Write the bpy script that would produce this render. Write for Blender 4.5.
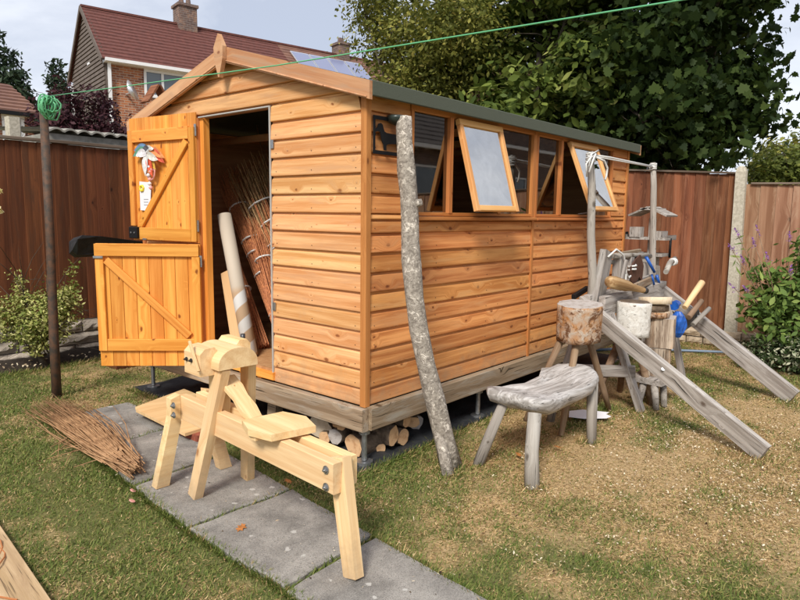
import bpy, math, random
import numpy as np
from mathutils import Vector, Matrix
random.seed(7); rng = np.random.default_rng(7)
for o in list(bpy.data.objects): bpy.data.objects.remove(o)
scene = bpy.context.scene
V = Vector; R = math.radians
# ------------------------------------------------------------ camera
cam_d = bpy.data.cameras.new('camera'); cam = bpy.data.objects.new('camera', cam_d)
scene.collection.objects.link(cam); scene.camera = cam
cam_d.sensor_width = 36; cam_d.lens = 28.83; cam_d.clip_end = 2000; cam_d.clip_start = .05
def look(loc, yaw, pitch, roll):
    f = V((math.cos(yaw)*math.cos(pitch), math.sin(yaw)*math.cos(pitch), math.sin(pitch)))
    r = f.cross(V((0, 0, 1))).normalized(); u = r.cross(f)
    r2 = r*math.cos(roll)+u*math.sin(roll); u2 = -r*math.sin(roll)+u*math.cos(roll)
    m = Matrix((r2, u2, -f)).transposed().to_4x4(); m.translation = V(loc); return m
cam.matrix_world = look((-2.5418, -2.4284, 1.4327), .7076, -.1335, .0126)
# ------------------------------------------------------------ world + sun
SUN_EL, SUN_AZ = R(44), R(-155)          # sun behind and a little left of the camera, veiled by cloud
w = bpy.data.worlds.new("World"); scene.world = w; w.use_nodes = True
nt = w.node_tree; nt.nodes.clear()
def N(nt, t, **k):
    n = nt.nodes.new(t)
    for a, b in k.items():
        if a == 'inp':
            for i, v in b.items(): n.inputs[i].default_value = v
        else: setattr(n, a, b)
    return n
sky = N(nt, 'ShaderNodeTexSky', sky_type='NISHITA', sun_disc=False, sun_elevation=SUN_EL, sun_rotation=R(90)-SUN_AZ)
tc = N(nt, 'ShaderNodeTexCoord'); mp = N(nt, 'ShaderNodeMapping'); mp.inputs['Scale'].default_value = (1, 1, 2.6)
nz = N(nt, 'ShaderNodeTexNoise', inp={'Scale': 2.3, 'Detail': 7, 'Roughness': .55, 'Distortion': .4})
cr = N(nt, 'ShaderNodeValToRGB'); cr.color_ramp.elements[0].position = .38; cr.color_ramp.elements[1].position = .60
cr.color_ramp.elements[0].color = (3.7, 4.05, 4.9, 1); cr.color_ramp.elements[1].color = (6.3, 6.5, 7.0, 1)
mx = N(nt, 'ShaderNodeMix', data_type='RGBA'); mx.inputs[0].default_value = .88
bg = N(nt, 'ShaderNodeBackground'); bg.inputs[1].default_value = .1; out = N(nt, 'ShaderNodeOutputWorld')
L = nt.links.new
L(tc.outputs['Generated'], mp.inputs[0]); L(mp.outputs[0], nz.inputs['Vector']); L(nz.outputs[0], cr.inputs[0])
L(sky.outputs[0], mx.inputs[6]); L(cr.outputs[0], mx.inputs[7]); L(mx.outputs[2], bg.inputs[0]); L(bg.outputs[0], out.inputs[0])
sd = bpy.data.lights.new('sun', 'SUN'); sd.energy = 2.5; sd.angle = R(15); sd.color = (1, .95, .87)
sun = bpy.data.objects.new('sun', sd); scene.collection.objects.link(sun)
sdir = V((math.cos(SUN_AZ)*math.cos(SUN_EL), math.sin(SUN_AZ)*math.cos(SUN_EL), math.sin(SUN_EL)))
sun.rotation_euler = sdir.to_track_quat('Z', 'Y').to_euler()
vs = scene.view_settings; vs.view_transform = 'Standard'; vs.look = 'None'; vs.gamma = 1; vs.use_curve_mapping = False
vs.exposure = .68

# ------------------------------------------------------------ object helpers
def link(o): scene.collection.objects.link(o); return o
def tag(o, label=None, cat=None, group=None, kind=None):
    if label: o['label'] = label
    if cat: o['category'] = cat
    if group: o['group'] = group
    if kind: o['kind'] = kind
    return o
def thing(name, loc, label, cat, group=None):
    o = link(bpy.data.objects.new(name, None)); o.location = loc; o.empty_display_size = .1
    return tag(o, label, cat, group)
def setp(o, parent):
    if parent: o.parent = parent; o.matrix_parent_inverse = parent.matrix_basis.inverted()
    return o
def mk(name, verts, faces, mat, parent=None, mat4=None, smooth=False, slots=None):
    me = bpy.data.meshes.new(name); me.from_pydata([tuple(v) for v in verts], [], faces)
    for m in (mat if isinstance(mat, (list, tuple)) else [mat]): me.materials.append(m)
    if slots is not None: me.polygons.foreach_set('material_index', slots)
    if smooth is True: me.polygons.foreach_set('use_smooth', [True]*len(me.polygons))
    elif smooth: me.polygons.foreach_set('use_smooth', smooth)
    me.update()
    o = link(bpy.data.objects.new(name, me)); setp(o, parent)
    if mat4 is not None: o.matrix_basis = mat4
    return o
def frame(a, b, up):
    a, b, up = V(a), V(b), V(up); x = (b-a).normalized(); y = up-x*up.dot(x); y.normalize(); z = x.cross(y)
    m = Matrix((x, y, z)).transposed().to_4x4(); m.translation = a; return m, (b-a).length
def box_geo(x0, x1, y0, y1, z0, z1, ch=0.0):
    """box along X with chamfered long edges"""
    if ch <= 0: p = [(y0, z0), (y1, z0), (y1, z1), (y0, z1)]
    else: p = [(y0+ch, z0), (y1-ch, z0), (y1, z0+ch), (y1, z1-ch), (y1-ch, z1), (y0+ch, z1), (y0, z1-ch), (y0, z0+ch)]
    n = len(p); v = [(x0, *q) for q in p]+[(x1, *q) for q in p]
    f = [tuple(range(n))[::-1], tuple(range(n, 2*n))]+[(i, (i+1) % n, n+(i+1) % n, n+i) for i in range(n)]
    return v, f
def beam(name, a, b, width, thick, up, mat, parent=None, ch=.002, zc=0.0):
    """bar from a to b; `width` along up, `thick` across; centred on the line"""
    m, l = frame(a, b, up); v, f = box_geo(0, l, -width/2, width/2, -thick/2+zc, thick/2+zc, ch)
    return mk(name, v, f, mat, parent, m)
def prism(name, pts2, org, ux, uy, thick, mat, parent=None):
    """extrude a 2-D outline (in the ux,uy plane) by thick along ux x uy"""
    ux, uy = V(ux).normalized(), V(uy).normalized(); uz = ux.cross(uy)
    m = Matrix((ux, uy, uz)).transposed().to_4x4(); m.translation = V(org); n = len(pts2)
    v = [(x, y, 0) for x, y in pts2]+[(x, y, thick) for x, y in pts2]
    f = [tuple(range(n))[::-1], tuple(range(n, 2*n))]+[(i, (i+1) % n, n+(i+1) % n, n+i) for i in range(n)]
    return mk(name, v, f, mat, parent, m)
def tube_geo(pts, rad, n=8, lump=0.0, seed=0, caps=True):
    rr = random.Random(seed); pts = [V(p) for p in pts]; k = len(pts)
    if not isinstance(rad, (list, tuple)): rad = [rad]*k
    v = []; f = []; ref = V((0.13, .27, .95))
    for i, p in enumerate(pts):
        t = (pts[min(i+1, k-1)]-pts[max(i-1, 0)]).normalized()
        if abs(t.dot(ref)) > .97: ref = V((1, .1, 0))
        x = (ref-t*ref.dot(t)).normalized(); y = t.cross(x); ref = x
        for j in range(n):
            a = 2*math.pi*j/n; r = rad[i]*(1+lump*rr.uniform(-1, 1)); v.append(p+x*math.cos(a)*r+y*math.sin(a)*r)
    for i in range(k-1):
        for j in range(n): f.append((i*n+j, i*n+(j+1) % n, (i+1)*n+(j+1) % n, (i+1)*n+j))
    if caps: f.append(tuple(range(n))[::-1]); f.append(tuple(range((k-1)*n, k*n)))
    return v, f
def tube(name, pts, rad, mat, parent=None, n=8, lump=0.0, seed=0, capmat=None):
    v, f = tube_geo(pts, rad, n, lump, seed)
    sm = [True]*(len(f)-2)+[False, False]
    if capmat: return mk(name, v, f, [mat, capmat], parent, smooth=sm, slots=[0]*(len(f)-2)+[1, 1])
    return mk(name, v, f, mat, parent, smooth=sm)
def log(name, a, b, r, bark, end, parent=None, n=16, lump=.05, seed=1, r2=None, oval=1.0, segs=5):
    """log with axis along local X so that end grain rings sit round the axis"""
    up = V((0, 0, 1)) if abs((V(b)-V(a)).normalized().z) < .9 else V((1, 0, 0))
    m, l = frame(a, b, up); rr = random.Random(seed); r2 = r2 or r
    prof = [1+lump*rr.uniform(-1, 1) for _ in range(n)]; v = []; f = []
    for i in range(segs+1):
        t = i/segs; q = r+(r2-r)*t
        for j in range(n):
            an = 2*math.pi*j/n; k = q*(prof[j]+lump*.4*rr.uniform(-1, 1)); v.append((l*t, math.cos(an)*k, math.sin(an)*k*oval))
    for i in range(segs):
        for j in range(n): f.append((i*n+j, i*n+(j+1) % n, (i+1)*n+(j+1) % n, (i+1)*n+j))
    f += [tuple(range(n))[::-1], tuple(range(segs*n, (segs+1)*n))]
    return mk(name, v, f, [bark, end], parent, m, smooth=[True]*(segs*n)+[False]*2, slots=[0]*(segs*n)+[1, 1])
def joined(name, geos, mat, parent=None, smooth=False, stuff=True):
    v = []; f = []
    for gv, gf in geos:
        k = len(v); v += [tuple(p) for p in gv]; f += [tuple(i+k for i in q) for q in gf]
    o = mk(name, v, f, mat, parent, smooth=smooth)
    if stuff: o['kind'] = 'stuff'
    return o

# ------------------------------------------------------------ materials
def mat_base(name):
    m = bpy.data.materials.new(name); m.use_nodes = True; t = m.node_tree; t.nodes.clear()
    b = N(t, 'ShaderNodeBsdfPrincipled'); o = N(t, 'ShaderNodeOutputMaterial'); t.links.new(b.outputs[0], o.inputs[0])
    return m, t, b
def ramp(t, stops):
    r = N(t, 'ShaderNodeValToRGB'); e = r.color_ramp.elements
    while len(e) < len(stops): e.new(.5)
    for i, (p, c) in enumerate(stops): e[i].position = p; e[i].color = (*c, 1) if len(c) == 3 else c
    return r
def coords(t, scale, rnd=40.0, kind='Object'):
    tc = N(t, 'ShaderNodeTexCoord'); oi = N(t, 'ShaderNodeObjectInfo')
    mu = N(t, 'ShaderNodeMath', operation='MULTIPLY'); mu.inputs[1].default_value = rnd
    ad = N(t, 'ShaderNodeVectorMath', operation='ADD'); mp = N(t, 'ShaderNodeMapping'); mp.inputs['Scale'].default_value = scale
    t.links.new(oi.outputs['Random'], mu.inputs[0]); t.links.new(tc.outputs[kind], ad.inputs[0]); t.links.new(mu.outputs[0], ad.inputs[1])
    t.links.new(ad.outputs[0], mp.inputs[0]); return mp.outputs[0], oi, ad.outputs[0]
def mixc(t, fac, a, b, mode='MIX'):
    m = N(t, 'ShaderNodeMix', data_type='RGBA', blend_type=mode)
    for sock, val in ((m.inputs[0], fac), (m.inputs[6], a), (m.inputs[7], b)):
        if hasattr(val, 'is_output'): t.links.new(val, sock)
        elif isinstance(val, (int, float)): sock.default_value = val
        else: sock.default_value = (*val, 1)
    return m.outputs[2]
def noise(t, vec, scale, detail=4, rough=.55, dist=0):
    n = N(t, 'ShaderNodeTexNoise', inp={'Scale': scale, 'Detail': detail, 'Roughness': rough, 'Distortion': dist})
    t.links.new(vec, n.inputs['Vector']); return n.outputs[0]
def bump(t, b, h, strength, dist=.01):
    bp = N(t, 'ShaderNodeBump'); bp.inputs['Strength'].default_value = strength; bp.inputs['Distance'].default_value = dist
    t.links.new(h, bp.inputs['Height']); t.links.new(bp.outputs[0], b.inputs['Normal'])
def maprange(t, v, a, b, c=0, d=1):
    m = N(t, 'ShaderNodeMapRange'); m.inputs[1].default_value = a; m.inputs[2].default_value = b; m.inputs[3].default_value = c; m.inputs[4].default_value = d
    t.links.new(v, m.inputs[0]); return m.outputs[0]
def wood(name, light, dark, knot=None, gs=1.0, rough=.6, vary=.25, kscale=3.2, ksize=.075, contrast=1.0, cracks=0, blotch=None, bstr=.25, splash=0):
    m, t, b = mat_base(name)
    vec, oi, raw = coords(t, (1, 1, 1))
    kv = N(t, 'ShaderNodeMapping'); kv.inputs['Scale'].default_value = (.75, 1.3, 0)
    dn = N(t, 'ShaderNodeTexNoise', inp={'Scale': 30, 'Detail': 2}); t.links.new(raw, dn.inputs['Vector']); dm = N(t, 'ShaderNodeVectorMath', operation='MULTIPLY_ADD'); dm.inputs[1].default_value = (.022, .016, 0)
    t.links.new(dn.outputs['Color'], dm.inputs[0]); t.links.new(raw, dm.inputs[2]); t.links.new(dm.outputs[0], kv.inputs[0])
    vo = N(t, 'ShaderNodeTexVoronoi', voronoi_dimensions='2D', inp={'Scale': kscale, 'Randomness': 1}); t.links.new(kv.outputs[0], vo.inputs['Vector'])
    kd = vo.outputs['Distance']
    sc_ = N(t, 'ShaderNodeSeparateColor'); t.links.new(vo.outputs['Color'], sc_.inputs[0])
    dv = N(t, 'ShaderNodeMath', operation='DIVIDE'); t.links.new(kd, dv.inputs[0]); t.links.new(maprange(t, sc_.outputs[0], .25, 1, .12, 1.35), dv.inputs[1]); kd = dv.outputs[0]
    near = maprange(t, kd, 0, .3, 1, 0)
    # grain coordinates bend round the knots
    sep = N(t, 'ShaderNodeSeparateXYZ'); t.links.new(vec, sep.inputs[0])
    mm = N(t, 'ShaderNodeMath', operation='MULTIPLY_ADD'); mm.inputs[1].default_value = .05
    t.links.new(near, mm.inputs[0]); t.links.new(sep.outputs[1], mm.inputs[2])
    cb = N(t, 'ShaderNodeCombineXYZ'); t.links.new(sep.outputs[0], cb.inputs[0]); t.links.new(mm.outputs[0], cb.inputs[1]); t.links.new(sep.outputs[2], cb.inputs[2])
    g1 = N(t, 'ShaderNodeMapping'); g1.inputs['Scale'].default_value = (1.1*gs, 26*gs, 26*gs); t.links.new(cb.outputs[0], g1.inputs[0])
    g2 = N(t, 'ShaderNodeMapping'); g2.inputs['Scale'].default_value = (5*gs, 170*gs, 170*gs); t.links.new(cb.outputs[0], g2.inputs[0])
    n1 = noise(t, g1.outputs[0], 1, 4, .5, .4); n2 = noise(t, g2.outputs[0], 1, 3, .6)
    ad = N(t, 'ShaderNodeMath', operation='MULTIPLY_ADD'); ad.inputs[1].default_value = .35
    t.links.new(n2, ad.inputs[0]); t.links.new(n1, ad.inputs[2])
    sp = .17/contrast
    f = maprange(t, ad.outputs[0], .675-sp, .675+sp)
    col = mixc(t, f, dark, light)
    if knot:
        kf = maprange(t, kd, ksize*.55, ksize*1.25, 1, 0)
        kf2 = maprange(t, kd, ksize*.8, ksize*2.6, .45, 0)
        col = mixc(t, kf2, col, dark); col = mixc(t, kf, col, knot)
    if blotch:
        g4 = N(t, 'ShaderNodeMapping'); g4.inputs['Scale'].default_value = (2.0, 15, 15); t.links.new(cb.outputs[0], g4.inputs[0])
        nb = noise(t, g4.outputs[0], 1, 6, .68, .6); col = mixc(t, maprange(t, nb, .50, .66, 0, .85), col, blotch)
    if cracks:
        g3 = N(t, 'ShaderNodeMapping'); g3.inputs['Scale'].default_value = (3.0, 95, 95); t.links.new(cb.outputs[0], g3.inputs[0])
        n3 = noise(t, g3.outputs[0], 1, 2, .5); cf = maprange(t, n3, .63, .70)
        col = mixc(t, cf, col, tuple(c*.25 for c in dark))
    # board to board variation of tone
    hv = N(t, 'ShaderNodeHueSaturation'); t.links.new(col, hv.inputs['Color'])
    vv = maprange(t, oi.outputs['Random'], 0, 1, 1-vary, 1+vary); t.links.new(vv, hv.inputs['Value'])
    mu = N(t, 'ShaderNodeMath', operation='MULTIPLY'); mu.inputs[1].default_value = 7.31; t.links.new(oi.outputs['Random'], mu.inputs[0])
    fr = N(t, 'ShaderNodeMath', operation='FRACT'); t.links.new(mu.outputs[0], fr.inputs[0])
    t.links.new(maprange(t, fr.outputs[0], 0, 1, .493, .503), hv.inputs['Hue'])
    if splash:
        gp = N(t, 'ShaderNodeNewGeometry'); sp_ = N(t, 'ShaderNodeSeparateXYZ'); t.links.new(gp.outputs['Position'], sp_.inputs[0]); sn_ = noise(t, gp.outputs['Position'], 9, 6, .7)
        q_ = N(t, 'ShaderNodeMath', operation='MULTIPLY_ADD'); q_.inputs[1].default_value = -.55; t.links.new(sn_, q_.inputs[0]); t.links.new(sp_.outputs[2], q_.inputs[2])
        t.links.new(mixc(t, maprange(t, q_.outputs[0], splash-.12, splash+.10, .55, 0), hv.outputs[0], (.30, .21, .13)), b.inputs['Base Color'])
    else: t.links.new(hv.outputs[0], b.inputs['Base Color'])
    b.inputs['Roughness'].default_value = rough
    b.inputs['Specular IOR Level'].default_value = .25
    bump(t, b, ad.outputs[0], bstr, .004)
    return m
def simple(name, col, rough=.6, metal=0, var=0.0, vs=30, col2=None, bmp=0, spec=.4, dist=.004):
    m, t, b = mat_base(name)
    b.inputs['Roughness'].default_value = rough; b.inputs['Metallic'].default_value = metal; b.inputs['Specular IOR Level'].default_value = spec
    if var or col2 or bmp:
        vec, oi, raw = coords(t, (1, 1, 1)); n = noise(t, vec, vs, 5, .6)
        c2 = col2 or tuple(c*(1-var) for c in col)
        t.links.new(mixc(t, maprange(t, n, .38, .62), col, c2), b.inputs['Base Color'])
        if bmp: bump(t, b, n, bmp, dist)
    else: b.inputs['Base Color'].default_value = (*col, 1)
    return m
PINE_D = (.20, .075, .025)
M = {}
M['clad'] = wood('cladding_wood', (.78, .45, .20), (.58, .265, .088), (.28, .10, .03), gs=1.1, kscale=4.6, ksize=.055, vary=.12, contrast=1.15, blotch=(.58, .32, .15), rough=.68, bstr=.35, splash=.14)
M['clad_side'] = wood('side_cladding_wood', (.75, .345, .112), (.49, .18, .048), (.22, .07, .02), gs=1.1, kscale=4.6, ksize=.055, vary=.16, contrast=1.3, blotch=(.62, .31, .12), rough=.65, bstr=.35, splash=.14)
M['door'] = wood('door_wood', (.80, .37, .075), (.62, .235, .035), (.24, .07, .012), gs=1.0, kscale=5.5, ksize=.06, vary=.13, contrast=1.2, rough=.5)
M['frame'] = wood('frame_wood', (.56, .225, .068), (.40, .142, .038), (.22, .07, .02), kscale=3, ksize=.04, vary=.05)
M['sash'] = wood('sash_wood', (.80, .47, .19), (.68, .33, .10), (.3, .1, .03), kscale=3, ksize=.04, vary=.06)
M['barge'] = wood('bargeboard_wood', (.62, .36, .19), (.46, .22, .10), (.24, .09, .04), gs=.8, kscale=4, ksize=.05, vary=.05, blotch=(.45, .28, .17))
M['fresh'] = wood('fresh_pine', (.86, .64, .35), (.70, .45, .21), (.40, .20, .08), gs=1.0, kscale=3.4, ksize=.05, vary=.08, rough=.6, contrast=1.0, blotch=(.74, .52, .28), splash=-.17)
M['ply'] = wood('plywood', (.74, .50, .26), (.62, .39, .18), None, gs=.7, vary=.03)
M['grey'] = wood('weathered_grey_wood', (.40, .365, .33), (.23, .20, .175), (.12, .09, .07), kscale=2.2, ksize=.03, gs=1.5, vary=.16, contrast=1.3, blotch=(.47, .44, .41), cracks=1, rough=.85, bstr=.5)
M['beam'] = wood('bearer_wood', (.36, .27, .18), (.22, .15, .09), (.1, .06, .03), kscale=3, ksize=.04, vary=.12, contrast=1.2, cracks=1, rough=.85, blotch=(.38, .34, .28), bstr=.4)
M['fenceL'] = wood('dark_fence_wood', (.205, .068, .026), (.095, .030, .012), (.035, .012, .006), gs=.7, kscale=2.2, ksize=.04, vary=.22, rough=.75, blotch=(.10, .04, .02))
M['fenceP'] = wood('bleached_fence_wood', (.38, .21, .125), (.24, .115, .062), (.12, .06, .035), gs=.7, kscale=2.2, ksize=.04, vary=.15, rough=.85, contrast=1.3, blotch=(.46, .30, .19), bstr=.5)
M['fenceR'] = wood('faded_fence_wood', (.245, .095, .042), (.125, .045, .020), (.07, .028, .015), gs=.7, kscale=2.2, ksize=.04, vary=.2, rough=.85, contrast=1.2, blotch=(.27, .125, .065), bstr=.6)
M['fencecap'] = wood('fence_cap_wood', (.22, .17, .13), (.12, .085, .06), None, vary=.1, rough=.9)
M['inner'] = wood('inner_wood', (.50, .28, .14), (.36, .17, .08), None, vary=.1)
M['floor'] = wood('shed_floor_wood', (.50, .28, .13), (.38, .19, .08), None, vary=.05)
M['redply'] = simple('red_brown_sheet', (.26, .075, .03), .45, var=.35, vs=8)
M['felt'] = simple('green_mineral_felt', (.105, .118, .088), .95, col2=(.07, .08, .058), vs=260, bmp=.5, dist=.003)
M['black'] = simple('black_metal', (.010, .010, .011), .6, spec=.2)
M['steel'] = simple('galvanised_steel', (.42, .43, .44), .38, metal=.85, var=.25, vs=60)
M['dkbolt'] = simple('dark_bolt', (.08, .08, .085), .4, metal=.8)
M['strip'] = simple('grey_strip', (.42, .40, .37), .5)
M['white'] = simple('white_paint', (.78, .78, .77), .4, var=.08, vs=3)
M['membrane'] = simple('black_membrane', (.020, .022, .025), .6, col2=(.035, .037, .04), vs=14, bmp=.6, dist=.02)
M['conc'] = simple('fence_post_concrete', (.56, .51, .41), .95, col2=(.40, .36, .28), vs=45, bmp=.5)
M['stick'] = wood('stick_bark', (.33, .23, .15), (.19, .12, .07), (.1, .05, .03), vary=.15, kscale=6, ksize=.08, rough=.8)
M['greystick'] = wood('weathered_pole_wood', (.42, .385, .34), (.24, .21, .18), (.12, .10, .08), vary=.1, kscale=6, ksize=.08, rough=.85, cracks=1)
M['pole'] = simple('rusty_pole_metal', (.045, .036, .028), .7, col2=(.11, .055, .03), vs=22, bmp=.3)
M['line'] = simple('green_line', (.12, .42, .20), .5)
M['linew'] = simple('white_rope', (.72, .71, .68), .8, var=.2, vs=200)
M['blue'] = simple('blue_plastic', (.02, .12, .50), .4, var=.4, vs=20)
M['twig'] = wood('willow_rod', (.40, .235, .12), (.22, .115, .055), None, vary=.3, gs=.6)
M['rod_dk'] = simple('dark_willow', (.66, .26, .10), .6, col2=(.36, .12, .05), vs=60)
M['rod_ol'] = simple('olive_willow', (.60, .38, .17), .6, col2=(.32, .18, .08), vs=60)
M['tie'] = simple('white_tie', (.75, .75, .72), .5)
M['paper'] = simple('paper', (.78, .77, .80), .8, var=.08, vs=8)
M['leather'] = simple('brown_leather', (.10, .045, .03), .6, var=.3)
M['orange_leaf'] = simple('autumn_leaf', (.50, .19, .05), .7, var=.4, vs=60)
M['pink'] = simple('pink_plastic', (.72, .34, .30), .5)
M['soil'] = simple('dark_soil', (.045, .032, .022), .95, var=.5, vs=30, bmp=.8, dist=.02)
def bark_mat(name, a, b_, spot=None, spots=.5, scale=35, vs=(1, 1, 1), ts=.04):
    m, t, b = mat_base(name); vec, oi, raw = coords(t, vs)
    n = noise(t, vec, scale, 6, .65, .6); col = mixc(t, maprange(t, n, .36, .64), b_, a)
    if spot:
        n3 = noise(t, vec, scale*.62, 7, .72, 1.2); k = .68-.14*spots
        col = mixc(t, maprange(t, n3, k-.03, k+.035), col, spot)
        n4 = noise(t, vec, scale*2.3, 4, .6, .4); col = mixc(t, maprange(t, n4, .60, .68, 0, .8), col, tuple(c*.5 for c in b_))
    t.links.new(col, b.inputs['Base Color']); b.inputs['Roughness'].default_value = .9; b.inputs['Specular IOR Level'].default_value = .15
    bump(t, b, n, .9, ts*.3); return m
M['lichen'] = bark_mat('lichen_bark', (.42, .37, .31), (.20, .17, .14), (.68, .61, .52), .80, 38)
M['bark'] = bark_mat('log_bark', (.22, .16, .11), (.085, .06, .045), None, scale=22)
M['birch'] = bark_mat('birch_bark', (.74, .72, .67), (.56, .52, .46), (.20, .16, .13), .5, 16)
M['treebark'] = bark_mat('tree_bark', (.12, .10, .075), (.05, .04, .03), None, scale=18)
M['rotlog'] = bark_mat('flaking_log_bark', (.46, .40, .33), (.42, .19, .06), (.15, .07, .035), 1.0, 15)
M['split'] = wood('split_wood', (.50, .41, .31), (.20, .145, .10), None, gs=1.3, contrast=2.0, cracks=1, rough=.85, bstr=1.0, blotch=(.46, .30, .17))
def endgrain(name, a, b_, c):
    m, t, b = mat_base(name); tc = N(t, 'ShaderNodeTexCoord'); s = N(t, 'ShaderNodeSeparateXYZ'); t.links.new(tc.outputs['Object'], s.inputs[0])
    cb = N(t, 'ShaderNodeCombineXYZ'); t.links.new(s.outputs[1], cb.inputs[0]); t.links.new(s.outputs[2], cb.inputs[1])
    ln = N(t, 'ShaderNodeVectorMath', operation='LENGTH'); t.links.new(cb.outputs[0], ln.inputs[0])
    nn = noise(t, tc.outputs['Object'], 26, 4, .6)
    k = N(t, 'ShaderNodeMath', operation='MULTIPLY_ADD'); k.inputs[1].default_value = .02; t.links.new(nn, k.inputs[0]); t.links.new(ln.outputs['Value'], k.inputs[2])
    k2 = N(t, 'ShaderNodeMath', operation='MULTIPLY'); k2.inputs[1].default_value = 900; t.links.new(k.outputs[0], k2.inputs[0])
    sn = N(t, 'ShaderNodeMath', operation='SINE'); t.links.new(k2.outputs[0], sn.inputs[0])
    col = mixc(t, maprange(t, sn.outputs[0], -1, 1, 0, .7), a, b_); col = mixc(t, maprange(t, nn, .5, .7), col, c)
    t.links.new(col, b.inputs['Base Color']); b.inputs['Roughness'].default_value = .85; bump(t, b, nn, .3); return m
M['end'] = endgrain('log_end_grain', (.78, .50, .27), (.62, .36, .18), (.50, .26, .12))
M['endgrey'] = endgrain('grey_end_grain', (.52, .47, .43), (.36, .32, .29), (.30, .24, .20))
M['endpale'] = endgrain('pale_end_grain', (.72, .60, .44), (.60, .47, .32), (.55, .40, .25))
def glass_mat(name, refl=.30, tint=(.55, .6, .6)):
    m = bpy.data.materials.new(name); m.use_nodes = True; t = m.node_tree; t.nodes.clear(); o = N(t, 'ShaderNodeOutputMaterial')
    tr = N(t, 'ShaderNodeBsdfTransparent'); tr.inputs[0].default_value = (*tint, 1); gl = N(t, 'ShaderNodeBsdfGlossy'); gl.inputs['Roughness'].default_value = .02; gl.inputs[0].default_value = (1, .98, .94, 1)
    lw = N(t, 'ShaderNodeFresnel'); lw.inputs['IOR'].default_value = 1.5
    tc = N(t, 'ShaderNodeTexCoord'); n = noise(t, tc.outputs['Object'], 3, 3, .5); bp = N(t, 'ShaderNodeBump'); bp.inputs['Strength'].default_value = .012; bp.inputs['Distance'].default_value = .01
    t.links.new(n, bp.inputs['Height']); t.links.new(bp.outputs[0], gl.inputs['Normal'])
    sm = noise(t, tc.outputs['Object'], 7, 5, .65, 1.5); kk = maprange(t, sm, .35, .7, refl*.93, min(1, refl*1.08)); k = N(t, 'ShaderNodeMath', operation='MAXIMUM'); t.links.new(kk, k.inputs[0]); t.links.new(maprange(t, lw.outputs[0], 0, 1, refl*.7, 1), k.inputs[1]); k = k.outputs[0]; t.links.new(maprange(t, sm, .4, .7, .01, .04), gl.inputs['Roughness']); ms = N(t, 'ShaderNodeMixShader')
    t.links.new(k, ms.inputs[0]); t.links.new(tr.outputs[0], ms.inputs[1]); t.links.new(gl.outputs[0], ms.inputs[2]); t.links.new(ms.outputs[0], o.inputs[0]); return m
M['glass'] = glass_mat('window_glass', .22); M['sashglass'] = glass_mat('sash_glass', .62, (.5, .55, .6)); M['farglass'] = simple('far_window_glass', (.10, .12, .14), .08, spec=.8)
def brick_mat(name, c1, c2, mortar, sc=1.0):
    m, t, b = mat_base(name); tc = N(t, 'ShaderNodeTexCoord'); s = N(t, 'ShaderNodeSeparateXYZ'); t.links.new(tc.outputs['Object'], s.inputs[0])
    ad = N(t, 'ShaderNodeMath', operation='ADD'); t.links.new(s.outputs[0], ad.inputs[0]); t.links.new(s.outputs[1], ad.inputs[1])
    cb = N(t, 'ShaderNodeCombineXYZ'); t.links.new(ad.outputs[0], cb.inputs[0]); t.links.new(s.outputs[2], cb.inputs[1])
    br = N(t, 'ShaderNodeTexBrick', inp={'Scale': sc, 'Brick Width': .225, 'Row Height': .075, 'Mortar Size': .008, 'Color1': (*c1, 1), 'Color2': (*c2, 1), 'Mortar': (*mortar, 1)})
    t.links.new(cb.outputs[0], br.inputs['Vector']); n = noise(t, tc.outputs['Object'], 6, 5, .7)
    t.links.new(mixc(t, maprange(t, n, .5, .75, 0, .6), br.outputs[0], (.48, .27, .16)), b.inputs['Base Color']); b.inputs['Roughness'].default_value = .9; return m
M['brick'] = brick_mat('orange_brick', (.42, .15, .06), (.20, .07, .04), (.40, .33, .26))
M['brickdk'] = brick_mat('dark_brick', (.16, .10, .08), (.10, .06, .05), (.2, .17, .15))
M['roof'] = simple('red_roof_tile', (.150, .052, .040), .85, col2=(.105, .038, .030), vs=9)
M['roofbr'] = simple('brown_roof_tile', (.22, .11, .075), .85, col2=(.16, .08, .06), vs=3)
M['hung'] = simple('grey_hung_tile', (.145, .115, .095), .85, col2=(.11, .085, .07), vs=3)
M['panel'] = simple('solar_cell', (.20, .22, .34), .18, spec=.9)
M['alu'] = simple('aluminium_frame', (.7, .71, .73), .35, metal=.6)
M['corr'] = simple('grey_corrugated_sheet', (.33, .31, .27), .9, col2=(.22, .21, .18), vs=10)
M['render'] = simple('dark_far_wall', (.13, .11, .10), .9)
M['redbrick'] = simple('red_brick', (.33, .09, .05), .9, var=.4, vs=30, bmp=.4)
def stone_mat(name, a, b_):
    m, t, b = mat_base(name); vec, oi, raw = coords(t, (1, 1, 1)); n = noise(t, vec, 14, 6, .65)
    col = mixc(t, maprange(t, n, .35, .65), a, b_); hv = N(t, 'ShaderNodeHueSaturation'); t.links.new(col, hv.inputs['Color'])
    t.links.new(maprange(t, oi.outputs['Random'], 0, 1, .75, 1.2), hv.inputs['Value']); t.links.new(hv.outputs[0], b.inputs['Base Color'])
    b.inputs['Roughness'].default_value = .95; bump(t, b, n, .7, .015); return m
M['stone'] = stone_mat('rock_faced_block', (.50, .43, .35), (.32, .27, .22)); M['stoneR'] = stone_mat('rubble_stone', (.50, .40, .28), (.33, .25, .17))
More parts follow.
